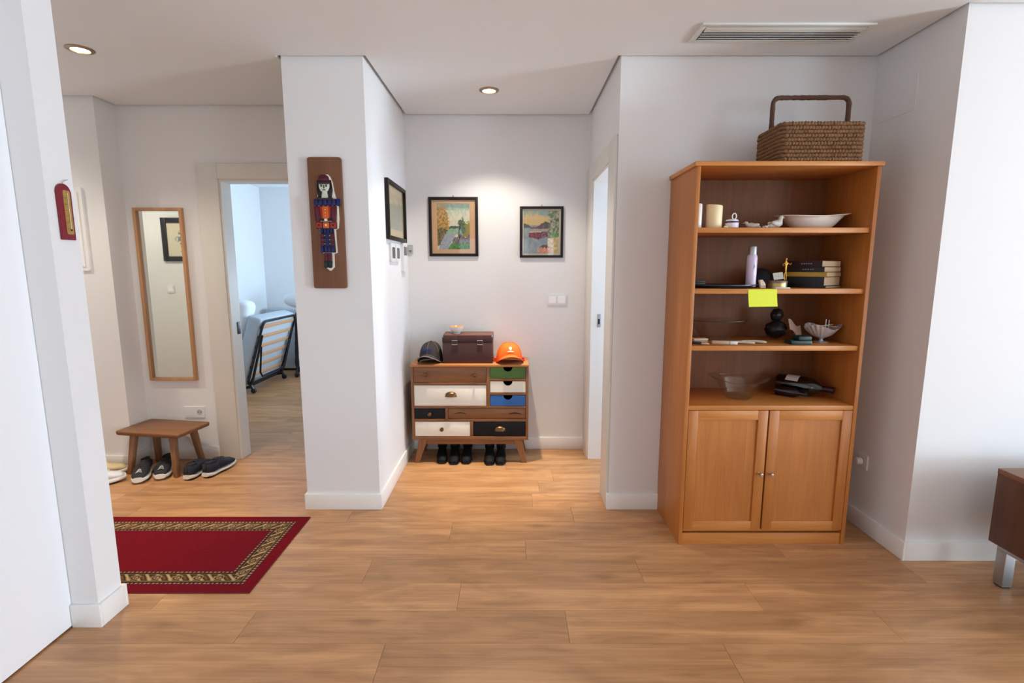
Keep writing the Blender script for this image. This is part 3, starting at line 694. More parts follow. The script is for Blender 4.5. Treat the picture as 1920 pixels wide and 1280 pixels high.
# ------------------------------------------------------------------ pictures
def nz(u, v, s, k=0): return noise.noise(Vector((u*s + k*13.7, v*s + k*5.1, k*2.3)))
def fb(u, v, s, k=0): return nz(u, v, s, k)*0.6 + nz(u, v, s*2.1, k+1)*0.3 + nz(u, v, s*4.3, k+2)*0.15
def mixc(a, b, t): t = max(0, min(1, t)); return tuple(p+(q-p)*t for p, q in zip(a, b))
def shade(c, d): return tuple(max(0, min(255, x+d)) for x in c)
def art_path(u, v):
    du, dv = 0.012*nz(u, v, 30, 21), 0.010*nz(u, v, 30, 22); u += du; v += dv
    n = fb(u, v, 9); f2 = fb(u, v, 22, 3)
    c = mixc((206, 204, 176), (150, 178, 160), (v-0.62)*3.2 + n*0.9)
    if v > 0.9: c = mixc(c, (128, 150, 136), 0.7 + n)
    if 0.55 < v < 0.85 and n > 0.02: c = mixc(c, (224, 210, 182), 0.7)
    if 0.33 < v < 0.475: c = mixc((126, 158, 126), (150, 176, 150), 0.5 + n*2)
    if 0.455 + f2*0.03 < v < 0.50 + f2*0.05 and u > 0.1: c = (62, 74, 62)
    if u < 0.37 - (v-0.62)*0.35*(1 if v > 0.62 else 0) + f2*0.16 and v > 0.44 and (v < 0.95 + f2*0.3): c = mixc((150, 128, 44), (186, 132, 62), 0.5 + f2*2.6); c = shade(c, f2*60)
    if u < 0.28 + n*0.2 and 0.08 < v <= 0.46: c = shade(mixc((84, 84, 42), (128, 96, 52), 0.5 + f2*2.5), f2*50)
    if u > 0.80 - n*0.1 and 0.27 < v < 0.58 + f2*0.1: c = shade(mixc((160, 140, 50), (128, 120, 44), 0.5 + f2*3), f2*40)
    if u > 0.46 and v < 0.30 + 0.04*math.sin(u*20) + f2*0.05: c = shade((112, 98, 98), f2*90)
    if u > 0.32 + v*0.9 + f2*0.04 and v < 0.145 + f2*0.06: c = shade((70, 124, 56), f2*80)
    if v < 0.335 and (0.02 + v*0.62 + n*0.04) < u < (0.33 + v*0.66 + n*0.05): c = shade((152, 156, 164), f2*40)
    if (u-0.75)**2/0.011 + (v-0.545)**2/0.018 < 1 + f2*2.2: c = shade((74, 92, 66), f2*70)
    if (u-0.80)**2/0.006 + (v-0.43)**2/0.010 < 1 + f2*2: c = shade((86, 108, 88), f2*60)
    if abs(u-0.685-0.02*math.sin(v*14)) < 0.014 and 0.22 < v < 0.56: c = (46, 42, 38)
    return c
def art_boats(u, v):
    du, dv = 0.014*nz(u, v, 26, 23), 0.014*nz(u, v, 26, 24); u += du; v += dv + 0.03*(0.4-u)*(1 if 0.3 < v < 0.55 else 0)
    n = fb(u, v, 8, 5); f2 = fb(u, v, 20, 8)
    c = mixc((196, 166, 112), (120, 146, 140), (v-0.82)*6 + n*1.4)
    if v < 0.66: c = mixc((124, 138, 146), (150, 158, 160), 0.5 + n*2)
    if 0.60 < v < 0.70 and u < 0.14 - (v-0.66)*1.5 + f2*0.06: c = (74, 84, 78)
    if 0.575 + f2*0.02 < v < 0.615 + 0.13*math.exp(-((u-0.62)/0.17)**2) + f2*0.03 and 0.18 < u < 0.82: c = shade(mixc((92, 66, 74), (56, 66, 54), (v-0.63)*12), f2*40)
    if 0.50 < v < 0.58 and u > 0.2: c = mixc(c, (176, 150, 130), 0.6 + f2)
    if 0.33 + (1-u)*0.10*0 + abs(u-0.42)*0.22 < v < 0.52 - abs(u-0.30)*0.05 and 0.14 < u < 0.68: c = shade((112, 42, 54), f2*60)
    if 0.495 < v < 0.515 and 0.14 < u < 0.5: c = (206, 178, 160)
    if u > 0.5 and 0.36 < v < 0.52 and f2 > 0.0 and u < 0.7: c = (112, 92, 100)
    if u > 0.72 + f2*0.1 and v > 0.30: c = shade(mixc((92, 118, 82), (150, 140, 120), 0.5 + f2*2.6), f2*60)
    if u > 0.80 and 0.35 < v < 0.47: c = shade((92, 138, 72), f2*60)
    if u > 0.70 + n*0.06 - (0.3-v)*0.3 and v < 0.36: c = shade((196, 172, 120), f2*60)
    if (u-0.60)**2/0.030 + (v-0.03)**2/0.030 < 1 + f2: c = shade((196, 128, 96) if v < 0.12 + f2*0.1 else (88, 62, 54), f2*60)
    return c
def art_hills(u, v):
    n = fb(u, v, 6, 9); f2 = fb(u, v, 18, 11)
    c = mixc((198, 174, 116), (172, 158, 116), (v-0.7)*3 + n)
    if v < 0.68 + 0.12*u + n*0.1: c = shade(mixc((120, 132, 112), (138, 136, 100), 0.5 + n*2), f2*30)
    if v < 0.3 + n*0.1: c = shade((134, 142, 122), f2*30)
    return c
def art_flowers(u, v):
    c = (226, 216, 188); f2 = fb(u, v, 16, 14)
    for a, b, r, col in ((0.32, 0.55, 0.13, (70, 118, 124)), (0.5, 0.70, 0.10, (120, 128, 84)), (0.45, 0.35, 0.12, (108, 116, 70)), (0.3, 0.85, 0.09, (128, 112, 70)), (0.6, 0.5, 0.10, (92, 130, 132)), (0.5, 0.16, 0.07, (120, 110, 60))):
        if math.hypot(u-a, (v-b)*1.3) < r*(1 + f2*1.6): c = shade(col, f2*50)
    return c
def picture(label, M, wd, hg, fw, matcol, mb, fn, nx, ny, framemat=BLACKF, dep=0.018, hook=True):
    """M: wall frame at the picture's lower-left corner; mb = mat border (l,r,b,t)"""
    t = fixture('framed_picture', label, 'picture', M)
    m = MB()
    for x0, x1, y0, y1 in ((0, fw, 0, hg), (wd-fw, wd, 0, hg), (fw, wd-fw, 0, fw), (fw, wd-fw, hg-fw, hg)): m.box(x0, x1, y0, y1, 0.001, dep, 0.002)
    obj('frame', m, framemat, t)
    obj('mat_board', MB().box(fw-0.003, wd-fw+0.003, fw-0.003, hg-fw+0.003, 0.002, 0.006), plain('mat_board_' + label[:8], rgb(*matcol), 0.8, var=0.06), t)
    l, r, b, tp = mb
    pr = paint_grid('print', wd-2*fw-l-r, hg-2*fw-b-tp, nx, ny, fn, INK, t); pr.location = (fw+l, fw+b, 0.0068)
    obj('glass', MB().box(fw-0.002, wd-fw+0.002, fw-0.002, hg-fw+0.002, 0.0095, 0.0115), GLASS, t)
    if hook: obj('hook', MB().tube([(wd/2-0.006, hg-0.002, 0.006), (wd/2, hg+0.014, 0.008), (wd/2+0.006, hg-0.002, 0.006)], 0.0016, 6), BLACKM, t)
    return t
picture('dark framed painting of a path between autumn trees on the hall wall', face_front(-0.614, YH, 1.497), 0.364, 0.430, 0.021, (208, 164, 122), (0.040, 0.042, 0.032, 0.024), art_path, 132, 176)
picture('black framed painting of a red boat on a shore on the hall wall', face_front(0.058, YH, 1.488), 0.322, 0.372, 0.018, (196, 186, 164), (0.012, 0.014, 0.014, 0.013), art_boats, 132, 164)
picture('dark framed landscape with hills on the hall side wall over the thermostats', face_right(XCR, 3.183, 1.590), 0.520, 0.368, 0.024, (206, 182, 132), (0.05, 0.05, 0.048, 0.045), art_hills, 60, 44, dep=0.024, hook=False)
picture('black framed flower print on the entry wall, seen only in the mirror', face_rear(-3.16, YP2, 1.480), 0.410, 0.438, 0.050, (216, 206, 180), (0.004, 0.004, 0.004, 0.004), art_flowers, 48, 48, plain('wide_black_frame', rgb(34, 34, 44), 0.4), 0.02, hook=False)
t = fixture('light_switch', 'single white light switch on the entry wall, seen only in the mirror', 'switch', face_rear(-3.534, YP2, 1.198))
obj('cover', plate(MB(), -0.040, 0.040, -0.040, 0.040), PLASTIC, t)
obj('rocker', MB().prism(rrect(-0.027, 0.027, -0.027, 0.027, 0.003), 0.0075, 0.012, Matrix.Rotation(0.05, 4, 'X')), RK, t)
# tall mirror in a wooden frame
t = fixture('wall_mirror', 'tall narrow mirror in a pale wooden frame on the entry wall', 'mirror', face_front(-2.629, YE2, 0.602))
mw, mh, fw = 0.338, 1.222, 0.020
for x0, x1, y0, y1 in ((0, fw, 0, mh), (mw-fw, mw, 0, mh), (fw, mw-fw, 0, fw), (fw, mw-fw, mh-fw, mh)):
    obj('frame_strip', MB().box(x0, x1, y0, y1, 0.001, 0.030, 0.0015), MIRW, t)
obj('glass', MB().box(fw-0.002, mw-fw+0.002, fw-0.002, mh-fw+0.002, 0.004, 0.012), MIRROR, t)

# ------------------------------------------------------------------ ceramic figure on a board (column)
t = fixture('wall_plaque', 'brown wooden plaque with glazed ceramic figure on the column', 'plaque', face_front(-1.002, YC, 1.300))
obj('board', MB().prism(rrect(-0.090, 0.090, 0, 0.695, 0.012), 0.001, 0.020, None, 0.004, 2), PLAQW, t)
def gl(name, r, g_, b): return plain(name, rgb(r, g_, b), 0.22, spec=0.4)
G = dict(w=gl('glaze_white', 232, 226, 212), k=gl('glaze_black', 14, 12, 14), m=gl('glaze_maroon', 84, 10, 34), n=gl('glaze_navy', 14, 18, 84), o=gl('glaze_orange', 206, 94, 18), r=gl('glaze_red', 160, 40, 28), f=gl('glaze_face', 206, 214, 196), g=gl('glaze_green', 12, 30, 30), d=gl('glaze_plum', 44, 10, 26))
fg = obj('figure_backing', MB().prism([(-0.030, 0.575), (-0.034, 0.55), (-0.040, 0.48), (-0.056, 0.44), (-0.054, 0.350), (-0.050, 0.324), (-0.034, 0.320), (-0.034, 0.196), (-0.018, 0.190), (-0.018, 0.114), (0.004, 0.098), (0.012, 0.096), (0.032, 0.116), (0.032, 0.188), (0.051, 0.192), (0.047, 0.316), (0.063, 0.322), (0.069, 0.372), (0.068, 0.448), (0.056, 0.486), (0.048, 0.52), (0.042, 0.566), (0.032, 0.592), (0.020, 0.605), (-0.010, 0.603), (-0.024, 0.592)], 0.019, 0.031, None, 0.002, 2), G['w'], t, label='white ceramic edge of the figure')
def fp(name, mat, poly, z=0.030, h=0.008, bev=0.0025): return obj(name, MB().prism(poly, z, z+h, None, bev, 2), G[mat], fg)
fp('hair', 'k', [(-0.038, 0.575), (-0.040, 0.52), (-0.032, 0.475), (0.034, 0.475), (0.044, 0.52), (0.038, 0.575)])
fp('neck', 'f', [(-0.010, 0.52), (-0.018, 0.475), (0.022, 0.475), (0.014, 0.52)], h=0.011)
fp('face', 'f', [(-0.027, 0.556), (-0.026, 0.535), (-0.018, 0.517), (0.002, 0.508), (0.020, 0.517), (0.029, 0.535), (0.030, 0.556)], h=0.014, bev=0.003)
for x in (-0.012, 0.014):
    fp('eye', 'k', circ(x, 0.543, 0.0048, 10), 0.042, 0.004, 0.0005); fp('brow', 'k', rrect(x-0.008, x+0.008, 0.549, 0.5515, 0.001, 2), 0.042, 0.003, 0)
fp('nose', 'k', [(-0.0005, 0.548), (-0.0012, 0.530), (0.0045, 0.530), (0.003, 0.548)], 0.043, 0.003, 0)
fp('mouth', 'k', rrect(-0.007, 0.010, 0.5205, 0.525, 0.002, 3), 0.042, 0.003, 0)
fp('hat_brim', 'd', rrect(-0.035, 0.038, 0.553, 0.570, 0.006), h=0.016)
fp('hat', 'm', [(-0.030, 0.566), (-0.026, 0.592), (-0.012, 0.602), (0.012, 0.602), (0.026, 0.592), (0.030, 0.566)], h=0.014, bev=0.004)
fp('sleeve', 'm', [(-0.060, 0.440), (-0.056, 0.360), (-0.036, 0.352), (-0.024, 0.372), (-0.032, 0.440)], h=0.012, bev=0.004)
fp('sleeve', 'm', [(0.032, 0.440), (0.024, 0.372), (0.038, 0.352), (0.058, 0.360), (0.063, 0.440)], h=0.012, bev=0.004)
fp('bodice', 'r', [(-0.032, 0.440), (-0.024, 0.362), (0.026, 0.362), (0.034, 0.440)], h=0.009)
fp('bodice_front', 'o', rrect(-0.014, 0.018, 0.372, 0.436, 0.004), h=0.014)
for z in (0.388, 0.404, 0.420): fp('button', 'w', circ(0.002, z, 0.0022, 8), 0.043, 0.003, 0)
for x in (-0.020, 0.026):
    fp('sleeve_cuff', 'k', [(x-0.012, 0.376), (x-0.010, 0.364), (x+0.010, 0.364), (x+0.012, 0.376)], h=0.015)
fp('hands', 'w', circ(0.002, 0.366, 0.008, 12), 0.034, 0.014, 0.002)
for i in range(6):
    x = -0.056 + i*0.0238
    fp('collar_frill', 'n', [(x, 0.476), (x-0.002, 0.446), (x+0.010, 0.438), (x+0.022, 0.446), (x+0.022, 0.478)], h=0.016, bev=0.003)
fp('collar', 'd', [(-0.030, 0.490), (-0.052, 0.470), (0.056, 0.470), (0.034, 0.490), (0.02, 0.478), (-0.018, 0.478)], h=0.018)
for x, c_ in ((-0.036, 'r'), (0.002, 'o'), (0.040, 'r')):
    fp('belt_square', c_, rrect(x-0.016, x+0.016, 0.324, 0.354, 0.004), h=0.013); fp('belt_dot', 'k' if c_ == 'r' else 'w', circ(x, 0.339, 0.005, 10), 0.042, 0.003, 0)
fp('belt', 'k', rrect(-0.054, 0.058, 0.320, 0.358, 0.004), h=0.009)
fp('skirt', 'k', [(-0.032, 0.322), (-0.036, 0.194), (0.046, 0.194), (0.040, 0.322)], h=0.008)
for x, wd in ((-0.026, 0.014), (-0.008, 0.013), (0.008, 0.013), (0.026, 0.014)):
    fp('skirt_top', 'n', rrect(x-wd/2+0.002, x+wd/2+0.002, 0.298, 0.320, 0.004), h=0.013)
    fp('skirt_hem', 'n', rrect(x*1.12-wd/2+0.003, x*1.12+wd/2+0.004, 0.196, 0.228, 0.004), h=0.014)
for z in (0.240, 0.262, 0.284):
    for x, c_ in ((-0.024, 'm'), (0.003, 'n'), (0.030, 'm')):
        fp('skirt_panel', c_, rrect(x-0.010, x+0.010, z-0.009, z+0.009, 0.003), h=0.012)
    for x in (-0.0105, 0.0165): fp('skirt_stud', 'w', circ(x, z, 0.0022, 8), 0.036, 0.004, 0)
for x in (-0.008, 0.014):
    fp('stocking', 'm', rrect(x-0.009, x+0.009, 0.146, 0.192, 0.004), h=0.012)
    fp('shoe', 'g', [(x-0.011, 0.148), (x-0.012, 0.118), (x-0.004, 0.110), (x+0.008, 0.114), (x+0.011, 0.148)], h=0.016, bev=0.003)

# ------------------------------------------------------------------ things on the bookcase shelves
def sh(i): return SH[i][0] + 0.0006
CANDLE = plain('candle_wax', rgb(240, 222, 178), 0.5, var=0.05)
t = thing('pillar_candle', 'thick cream pillar candle on the top shelf', 'candle', (0.985, 2.520, sh(0)))
obj('wax', MB().lathe([(0, 0), (0.036, 0), (0.038, 0.003), (0.038, 0.108), (0.036, 0.113), (0.028, 0.109), (0, 0.104)], 28, None, mod=lambda p, a, r, z: Vector((p.x, p.y, z + (0.004*math.cos(a-2.6) if z > 0.1 and r > 0.02 else 0)))), CANDLE, t)
obj('wick', MB().tube([(0, 0, 0.103), (0.001, 0, 0.110), (0.003, 0.001, 0.116)], 0.001, 6), BLACK, t)
t = thing('slim_candle', 'white slim candle at the left end of the top shelf', 'candle', (0.900, 2.500, sh(0)))
obj('wax', MB().lathe([(0, 0), (0.017, 0), (0.018, 0.002), (0.018, 0.112), (0.015, 0.116), (0, 0.114)], 20), CERAM, t)
obj('wick', MB().tube([(0, 0, 0.113), (0.002, 0, 0.124)], 0.001, 6), BLACK, t)
LILAC = plain('lilac_white', rgb(232, 224, 236), 0.35)
t = thing('perfume_jar', 'small lilac-white jar with dark band and ring on the top shelf', 'jar', (1.068, 2.505, sh(0)))
obj('body', MB().lathe([(0, 0), (0.027, 0), (0.031, 0.004), (0.031, 0.034), (0.026, 0.042), (0.012, 0.045), (0, 0.045)], 24), LILAC, t)
obj('band', MB().lathe([(0.0312, 0.026), (0.0318, 0.027), (0.0318, 0.033), (0.0312, 0.034)], 24), plain('dark_band', rgb(56, 50, 66), 0.5), t)
obj('ring', MB().tube([(0.010+0.010*math.cos(a), 0, 0.058 + 0.014*math.sin(a)) for a in [2*PI*i/16 for i in range(16)]], 0.003, 6, closed=True), CERAM, t)
t = thing('shell', 'tiny white shell between the cream candle and the lilac jar', 'shell', (1.026, 2.470, sh(0)))
obj('body', MB().ell((0, 0, 0.005), (0.010, 0.008, 0.0055), 12, 8, None, lambda p, a, r, z: p*(1+0.10*math.cos(6*a))), CANDLE, t)
BIRDW = plain('bisque_porcelain', rgb(206, 198, 188), 0.45, var=0.12, vscale=40)
def bird(loc, rot, s, label, up=True):
    t = thing('bird_figurine', label, 'figurine', loc, rot, 'bird figurines on the top shelf')
    sp = [(-0.052, 0.006), (-0.038, 0.012), (-0.018, 0.020), (0.002, 0.024), (0.016, 0.030), (0.020, 0.042), (0.022, 0.052), (0.028, 0.056), (0.034, 0.055)] if up else [(-0.045, 0.010), (-0.032, 0.012), (-0.014, 0.017), (0.004, 0.019), (0.018, 0.020), (0.026, 0.027), (0.030, 0.033), (0.036, 0.035), (0.041, 0.034)]
    rr = [0.004, 0.009, 0.017, 0.0205, 0.017, 0.0105, 0.0105, 0.0095, 0.005]
    if not up: rr = [0.004, 0.008, 0.014, 0.0165, 0.0145, 0.010, 0.010, 0.009, 0.005]
    obj('body', MB().tube([(x*s, 0, max(z, r)*s) for (x, z), r in zip(sp, rr)], [r*s for r in rr], 14), BIRDW, t, angle=80)
    hx, hz = sp[-1]; m = MB().tube([((hx-0.001)*s, 0, hz*s), ((hx+0.006)*s, 0, (hz-0.0015)*s), ((hx+0.012)*s, 0, (hz-0.003)*s)], [0.0042*s, 0.0026*s, 0.0006*s], 8)
    obj('beak', m, plain('beak_tan', rgb(190, 160, 120), 0.5), t)
    for sy in (-1, 1):
        obj('wing', MB().ell((-0.012*s, sy*0.0155*s, 0.022*s if up else 0.018*s), (0.026*s, 0.006*s, 0.011*s), 12, 8, Matrix.Rotation(0.25, 4, 'Y')), BIRDW, t)
bird((1.295, 2.525, sh(0)), 0.25, 1.02, 'porcelain bird with raised head, beside the wavy white bowl', True)
bird((1.178, 2.530, sh(0)), 2.85, 0.86, 'low porcelain bird facing left on the top shelf', False)
bird((1.232, 2.500, sh(0)), 0.4, 0.42, 'smallest porcelain bird, between the other two', False)
t = thing('wavy_bowl', 'large white wavy-rimmed serving bowl on the top shelf', 'bowl', (1.500, 2.585, sh(0)), 0.06)
t.scale = (0.96, 0.96, 1.0)
def wav(p, a, r, z):
    k = max(0, (z-0.045)/0.02)
    out = 1 + k*0.10*math.cos(2*a)
    return Vector((p.x*out, p.y*out, z + k*(0.005*math.cos(a) + 0.006*math.cos(2*a))))
obj('shell', MB().lathe([(0, 0), (0.085, 0), (0.092, 0.003), (0.118, 0.024), (0.140, 0.048), (0.152, 0.060), (0.176, 0.0645), (0.177, 0.067), (0.150, 0.064), (0.132, 0.050), (0.105, 0.022), (0.07, 0.008), (0, 0.006)], 56, None, 1.0, 0.74, wav), CERAM, t, angle=60)
# second shelf
t = thing('tray', 'flat dark oval tray at the left of the second shelf', 'tray', (1.058, 2.545, sh(1)))
obj('dish', MB().lathe([(0, 0), (0.125, 0), (0.150, 0.009), (0.168, 0.015), (0.168, 0.018), (0.146, 0.012), (0.122, 0.005), (0, 0.004)], 48, None, 1.0, 0.70), plain('dark_slate', rgb(40, 42, 48), 0.35), t)
t = thing('card_box', 'small black box at the left end of the second shelf on the tray', 'box', (0.918, 2.520, sh(1)+0.0165))
obj('body', MB().box(-0.030, 0.034, -0.02, 0.02, 0, 0.011, 0.001), BLACKM, t); obj('lid', MB().box(-0.031, 0.035, -0.021, 0.021, 0.0112, 0.019, 0.001), BLACKM, t)
t = thing('spray_can', 'tall lilac spray can with silver cap on the second shelf', 'spray can', (1.176, 2.500, sh(1)+0.0085), 0)
obj('body', MB().lathe([(0, 0), (0.0225, 0), (0.0240, 0.003), (0.0240, 0.138), (0.0215, 0.150), (0.0180, 0.156), (0, 0.156)], 28), plain('lilac_can', rgb(206, 192, 218), 0.28, coat=0.3), t)
obj('cap', MB().lathe([(0, 0.1562), (0.0185, 0.1562), (0.0185, 0.190), (0.0165, 0.194), (0, 0.194)], 28), STEEL, t, label='silver cap')
obj('print_mark', MB().box(-0.0010, 0.0010, -0.0247, -0.0236, 0.082, 0.108).box(0.0035, 0.0050, -0.0244, -0.0232, 0.090, 0.104), plain('grey_print', rgb(100, 90, 120), 0.5), t)
t = thing('black_hat', 'round black hat behind the spray can on the second shelf', 'hat', (1.318, 2.700, sh(1)))
t.scale = (0.86, 0.86, 0.95)
obj('crown', MB().lathe([(0.072, 0.004), (0.073, 0.03), (0.066, 0.066), (0.048, 0.090), (0.02, 0.101), (0, 0.103)], 32), BLACK, t)
obj('brim', MB().lathe([(0.0722, 0.006), (0.098, 0.0015), (0.098, 0.004), (0.0722, 0.010)], 32), BLACK, t)
BEIGE = plain('beige_card', rgb(196, 172, 146), 0.6, var=0.1)
t = thing('paper_pouch', 'folded beige paper pouch beside the spray can', 'pouch', (1.226, 2.485, sh(1)), 0.25)
m = MB().prism([(-0.012, 0), (0.020, 0), (0.016, 0.022), (-0.002, 0.043), (-0.020, 0.040)], -0.006, 0.006, Matrix(((1, 0, 0, 0), (0, 0, -1, 0), (0, 1, 0, 0), (0, 0, 0, 1))), 0.002, 1)
obj('body', m, BEIGE, t); obj('fold', MB().box(-0.010, 0.012, -0.0075, -0.0062, 0.010, 0.013), plain('beige_fold', rgb(150, 128, 104), 0.6), t)
t = thing('tin', 'shallow round gold tin in front of the statuette', 'tin', (1.318, 2.520, sh(1)))
obj('body', MB().lathe([(0, 0), (0.042, 0), (0.044, 0.002), (0.044, 0.024), (0, 0.024)], 32), plain('gold_tin', rgb(184, 158, 104), 0.35, metal=0.7), t)
obj('lid', MB().lathe([(0, 0.0242), (0.0455, 0.0242), (0.0455, 0.034), (0.043, 0.037), (0, 0.037)], 32), plain('dull_tin_lid', rgb(128, 110, 92), 0.4, metal=0.7), t)
t = thing('paper_slip', 'white paper slip leaning on the gold tin', 'paper', (1.338, 2.540, sh(1)+0.037), 0.2)
obj('sheet', MB().sheet(lambda u, v: Vector(((u-0.5)*0.056, 0.004 + 0.012*v, 0.0015 + 0.034*v + 0.006*u)), 4, 4).thicken(0.0008), plain('old_paper', rgb(196, 188, 176), 0.7), t)
obj('crease', MB().box(-0.018, 0.014, 0.0085, 0.0092, 0.020, 0.0212), plain('grey_ink', rgb(120, 112, 104), 0.7), t)
t = thing('folded_paper', 'flat white folded paper at the shelf edge below the tin', 'paper', (1.310, 2.462, sh(1)), -0.05)
obj('sheet', MB().box(-0.035, 0.035, -0.018, 0.022, 0, 0.003, 0.0006), CERAM, t); obj('upper_fold', MB().box(-0.033, 0.035, -0.010, 0.022, 0.0032, 0.0055, 0.0006), CERAM, t)
# gold statuette
t = thing('statuette', 'small gold figure statuette with bent arms on the second shelf', 'statuette', (1.392, 2.590, sh(1)))
obj('base', MB().lathe([(0, 0), (0.017, 0), (0.017, 0.016), (0.014, 0.022), (0.012, 0.034), (0, 0.034)], 24), plain('dark_base', rgb(34, 26, 20), 0.3), t)
V = [(0, 0, 0.092), (-0.004, 0, 0.070), (-0.004, 0, 0.050), (-0.004, -0.001, 0.034), (0.004, 0, 0.070), (0.004, 0, 0.050), (0.004, -0.001, 0.034),
     (0, 0, 0.108), (0, 0, 0.124), (0, 0, 0.134), (0, -0.001, 0.143), (0, -0.001, 0.151), (-0.011, 0, 0.123), (-0.022, -0.004, 0.112), (-0.014, -0.010, 0.108), (0.011, 0, 0.123), (0.022, -0.004, 0.114), (0.024, -0.007, 0.126)]
Eg = [(0, 1), (1, 2), (2, 3), (0, 4), (4, 5), (5, 6), (0, 7), (7, 8), (8, 9), (9, 10), (10, 11), (8, 12), (12, 13), (13, 14), (8, 15), (15, 16), (16, 17)]
RR = [0.008, 0.006, 0.0045, 0.0035, 0.006, 0.0045, 0.0035, 0.0085, 0.0095, 0.004, 0.0062, 0.0045, 0.0045, 0.0034, 0.003, 0.0045, 0.0034, 0.003]
me = bpy.data.meshes.new('figure'); me.from_pydata(V, Eg, [])
o = bpy.data.objects.new('figure', me); C.objects.link(o); o.parent = t
o.modifiers.new('skin', 'SKIN'); ss = o.modifiers.new('smooth', 'SUBSURF'); ss.levels = 2; ss.render_levels = 2
for i, sv in enumerate(me.skin_vertices[0].data): sv.radius = (RR[i], RR[i]*0.85); sv.use_root = (i == 0)
o.modifiers[0].use_smooth_shade = True
me.materials.append(GOLD)
# books: spines to the left, page blocks to the right, turned towards the room
PAGES = plain('page_block', rgb(214, 192, 158), 0.8, bump=0.4, bscale=700, var=0.08)
def book(label, z, wd, dp, th, rot, cov, dx=0, lettered=False, cover2=None):
    t = thing('book', label, 'book', (1.548+dx, 2.612, z), rot, 'stacked books on the second shelf')
    c = 0.0014
    m = MB().box(-wd/2, wd/2, -dp/2, dp/2, 0, c).box(-wd/2, wd/2, -dp/2, dp/2, th-c, th).box(-wd/2-c, -wd/2, -dp/2, dp/2, 0, th)
    obj('cover', m, cov, t)
    obj('pages', MB().box(-wd/2+0.001, wd/2-0.004, -dp/2+0.004, dp/2-0.004, c+0.0002, th-c-0.0002), PAGES, t, label='cream page block')
    if lettered:
        for k in range(5):
            obj('spine_mark', MB().box(-wd/2-c-0.0006, -wd/2-c+0.0002, -dp/2+0.05+k*0.012, -dp/2+0.058+k*0.012, th*0.42, th*0.60), plain('grey_lettering', rgb(150, 148, 146), 0.6), t)
    return t
CB = plain('black_cover', rgb(26, 22, 24), 0.4); CP = plain('plum_cover', rgb(52, 28, 34), 0.4); CY = plain('yellow_cover', rgb(186, 150, 46), 0.45); CG = plain('dark_blue_cover', rgb(28, 30, 42), 0.4)
z = sh(1)
for lb, wd, dp, th, rot, cov, dx, lt in (
        ('thin dark paperback at the bottom of the book stack', 0.186, 0.196, 0.011, 0.64, CB, 0.002, False),
        ('thick dark book second from the bottom of the stack', 0.176, 0.188, 0.044, 0.60, CG, 0.0, False),
        ('yellow-covered book in the middle of the stack', 0.186, 0.190, 0.022, 0.66, CY, 0.004, False),
        ('black paperback second from the top of the stack', 0.168, 0.186, 0.026, 0.56, CB, 0.002, True),
        ('plum-black paperback on top of the book stack', 0.166, 0.184, 0.030, 0.50, CP, -0.002, True)):
    book(lb, z, wd, dp, th, rot, cov, dx, lt); z += th + 0.0004
t = thing('sticky_note', 'bright yellow sticky note hanging from the second shelf edge', 'note', (1.208, 2.436, sh(1)), 0)
obj('sheet', MB().sheet(lambda u, v: Vector(((u-0.5)*0.138 + 0.004*(v-0.5), -0.0006 - 0.010*(v**2), -0.002 - 0.083*v - 0.002*(1-u))), 8, 8).thicken(0.0006), plain('yellow_note', rgb(226, 236, 52), 0.6), t)
# third shelf
OFFW = plain('ivory_handle', rgb(214, 204, 178), 0.4)
def knife(x, y, rot, label):
    t = thing('knife', label, 'knife', (x, y, sh(2)), rot, 'ivory-handled knives on the third shelf')
    obj('handle', MB().tube([(-0.058 + 0.116*i/10, 0.004*math.sin(PI*i/10), 0.0075 + 0.003*math.sin(PI*i/10)) for i in range(11)], [0.0050, 0.0055, 0.0058, 0.0058, 0.0060, 0.0062, 0.0066, 0.0070, 0.0074, 0.0074, 0.0050], 10, flat=1.0), OFFW, t, angle=70)
    obj('blade', MB().prism([(-0.150, 0.004), (-0.140, -0.006), (-0.058, -0.008), (-0.058, 0.007), (-0.13, 0.0075)], 0.0055, 0.0075), STEEL, t)
knife(1.150, 2.490, -0.35, 'ivory-handled knife lying nearer the shelf edge')
knife(1.222, 2.520, -0.42, 'ivory-handled knife lying farther right')
t = thing('small_box', 'flat cream box at the left of the third shelf', 'box', (0.960, 2.560, sh(2)), 0.06)
obj('body', MB().box(-0.036, 0.036, -0.022, 0.022, 0, 0.014, 0.001), BEIGE, t); obj('lid', MB().box(-0.037, 0.037, -0.023, 0.023, 0.0142, 0.021, 0.001), OFFW, t)
t = thing('penknife', 'dark folded penknife at the left end of the third shelf', 'knife', (0.925, 2.490, sh(2)), -0.35)
obj('handle', MB().box(-0.040, 0.020, -0.009, 0.009, 0, 0.013, 0.004), BLACKM, t); obj('tip', MB().prism([(0.019, -0.007), (0.055, -0.002), (0.055, 0.004), (0.019, 0.008)], 0.001, 0.009, None, 0.002, 1), BEIGE, t, label='beige tip')
t = thing('pocket_case', 'slim tan and white case lying on the third shelf', 'case', (1.055, 2.495, sh(2)), -0.30)
obj('body', MB().box(-0.052, 0.030, -0.012, 0.012, 0, 0.017, 0.003), BEIGE, t); obj('end_cap', MB().box(0.0305, 0.068, -0.013, 0.013, 0, 0.018, 0.004), CERAM, t, label='white end')
GLASSB = glass_sheet('clear_bowl_glass', (0.985, 0.985, 0.975, 1))
t = thing('glass_dish', 'clear wide glass dish at the back of the third shelf', 'dish', (1.085, 2.655, sh(2)))
obj('shell', MB().lathe([(0, 0.002), (0.060, 0.002), (0.075, 0.006), (0.125, 0.085), (0.150, 0.105), (0.153, 0.105), (0.130, 0.082), (0.08, 0.012), (0, 0.008)], 40, None, 1.0, 0.8), GLASSB, t)
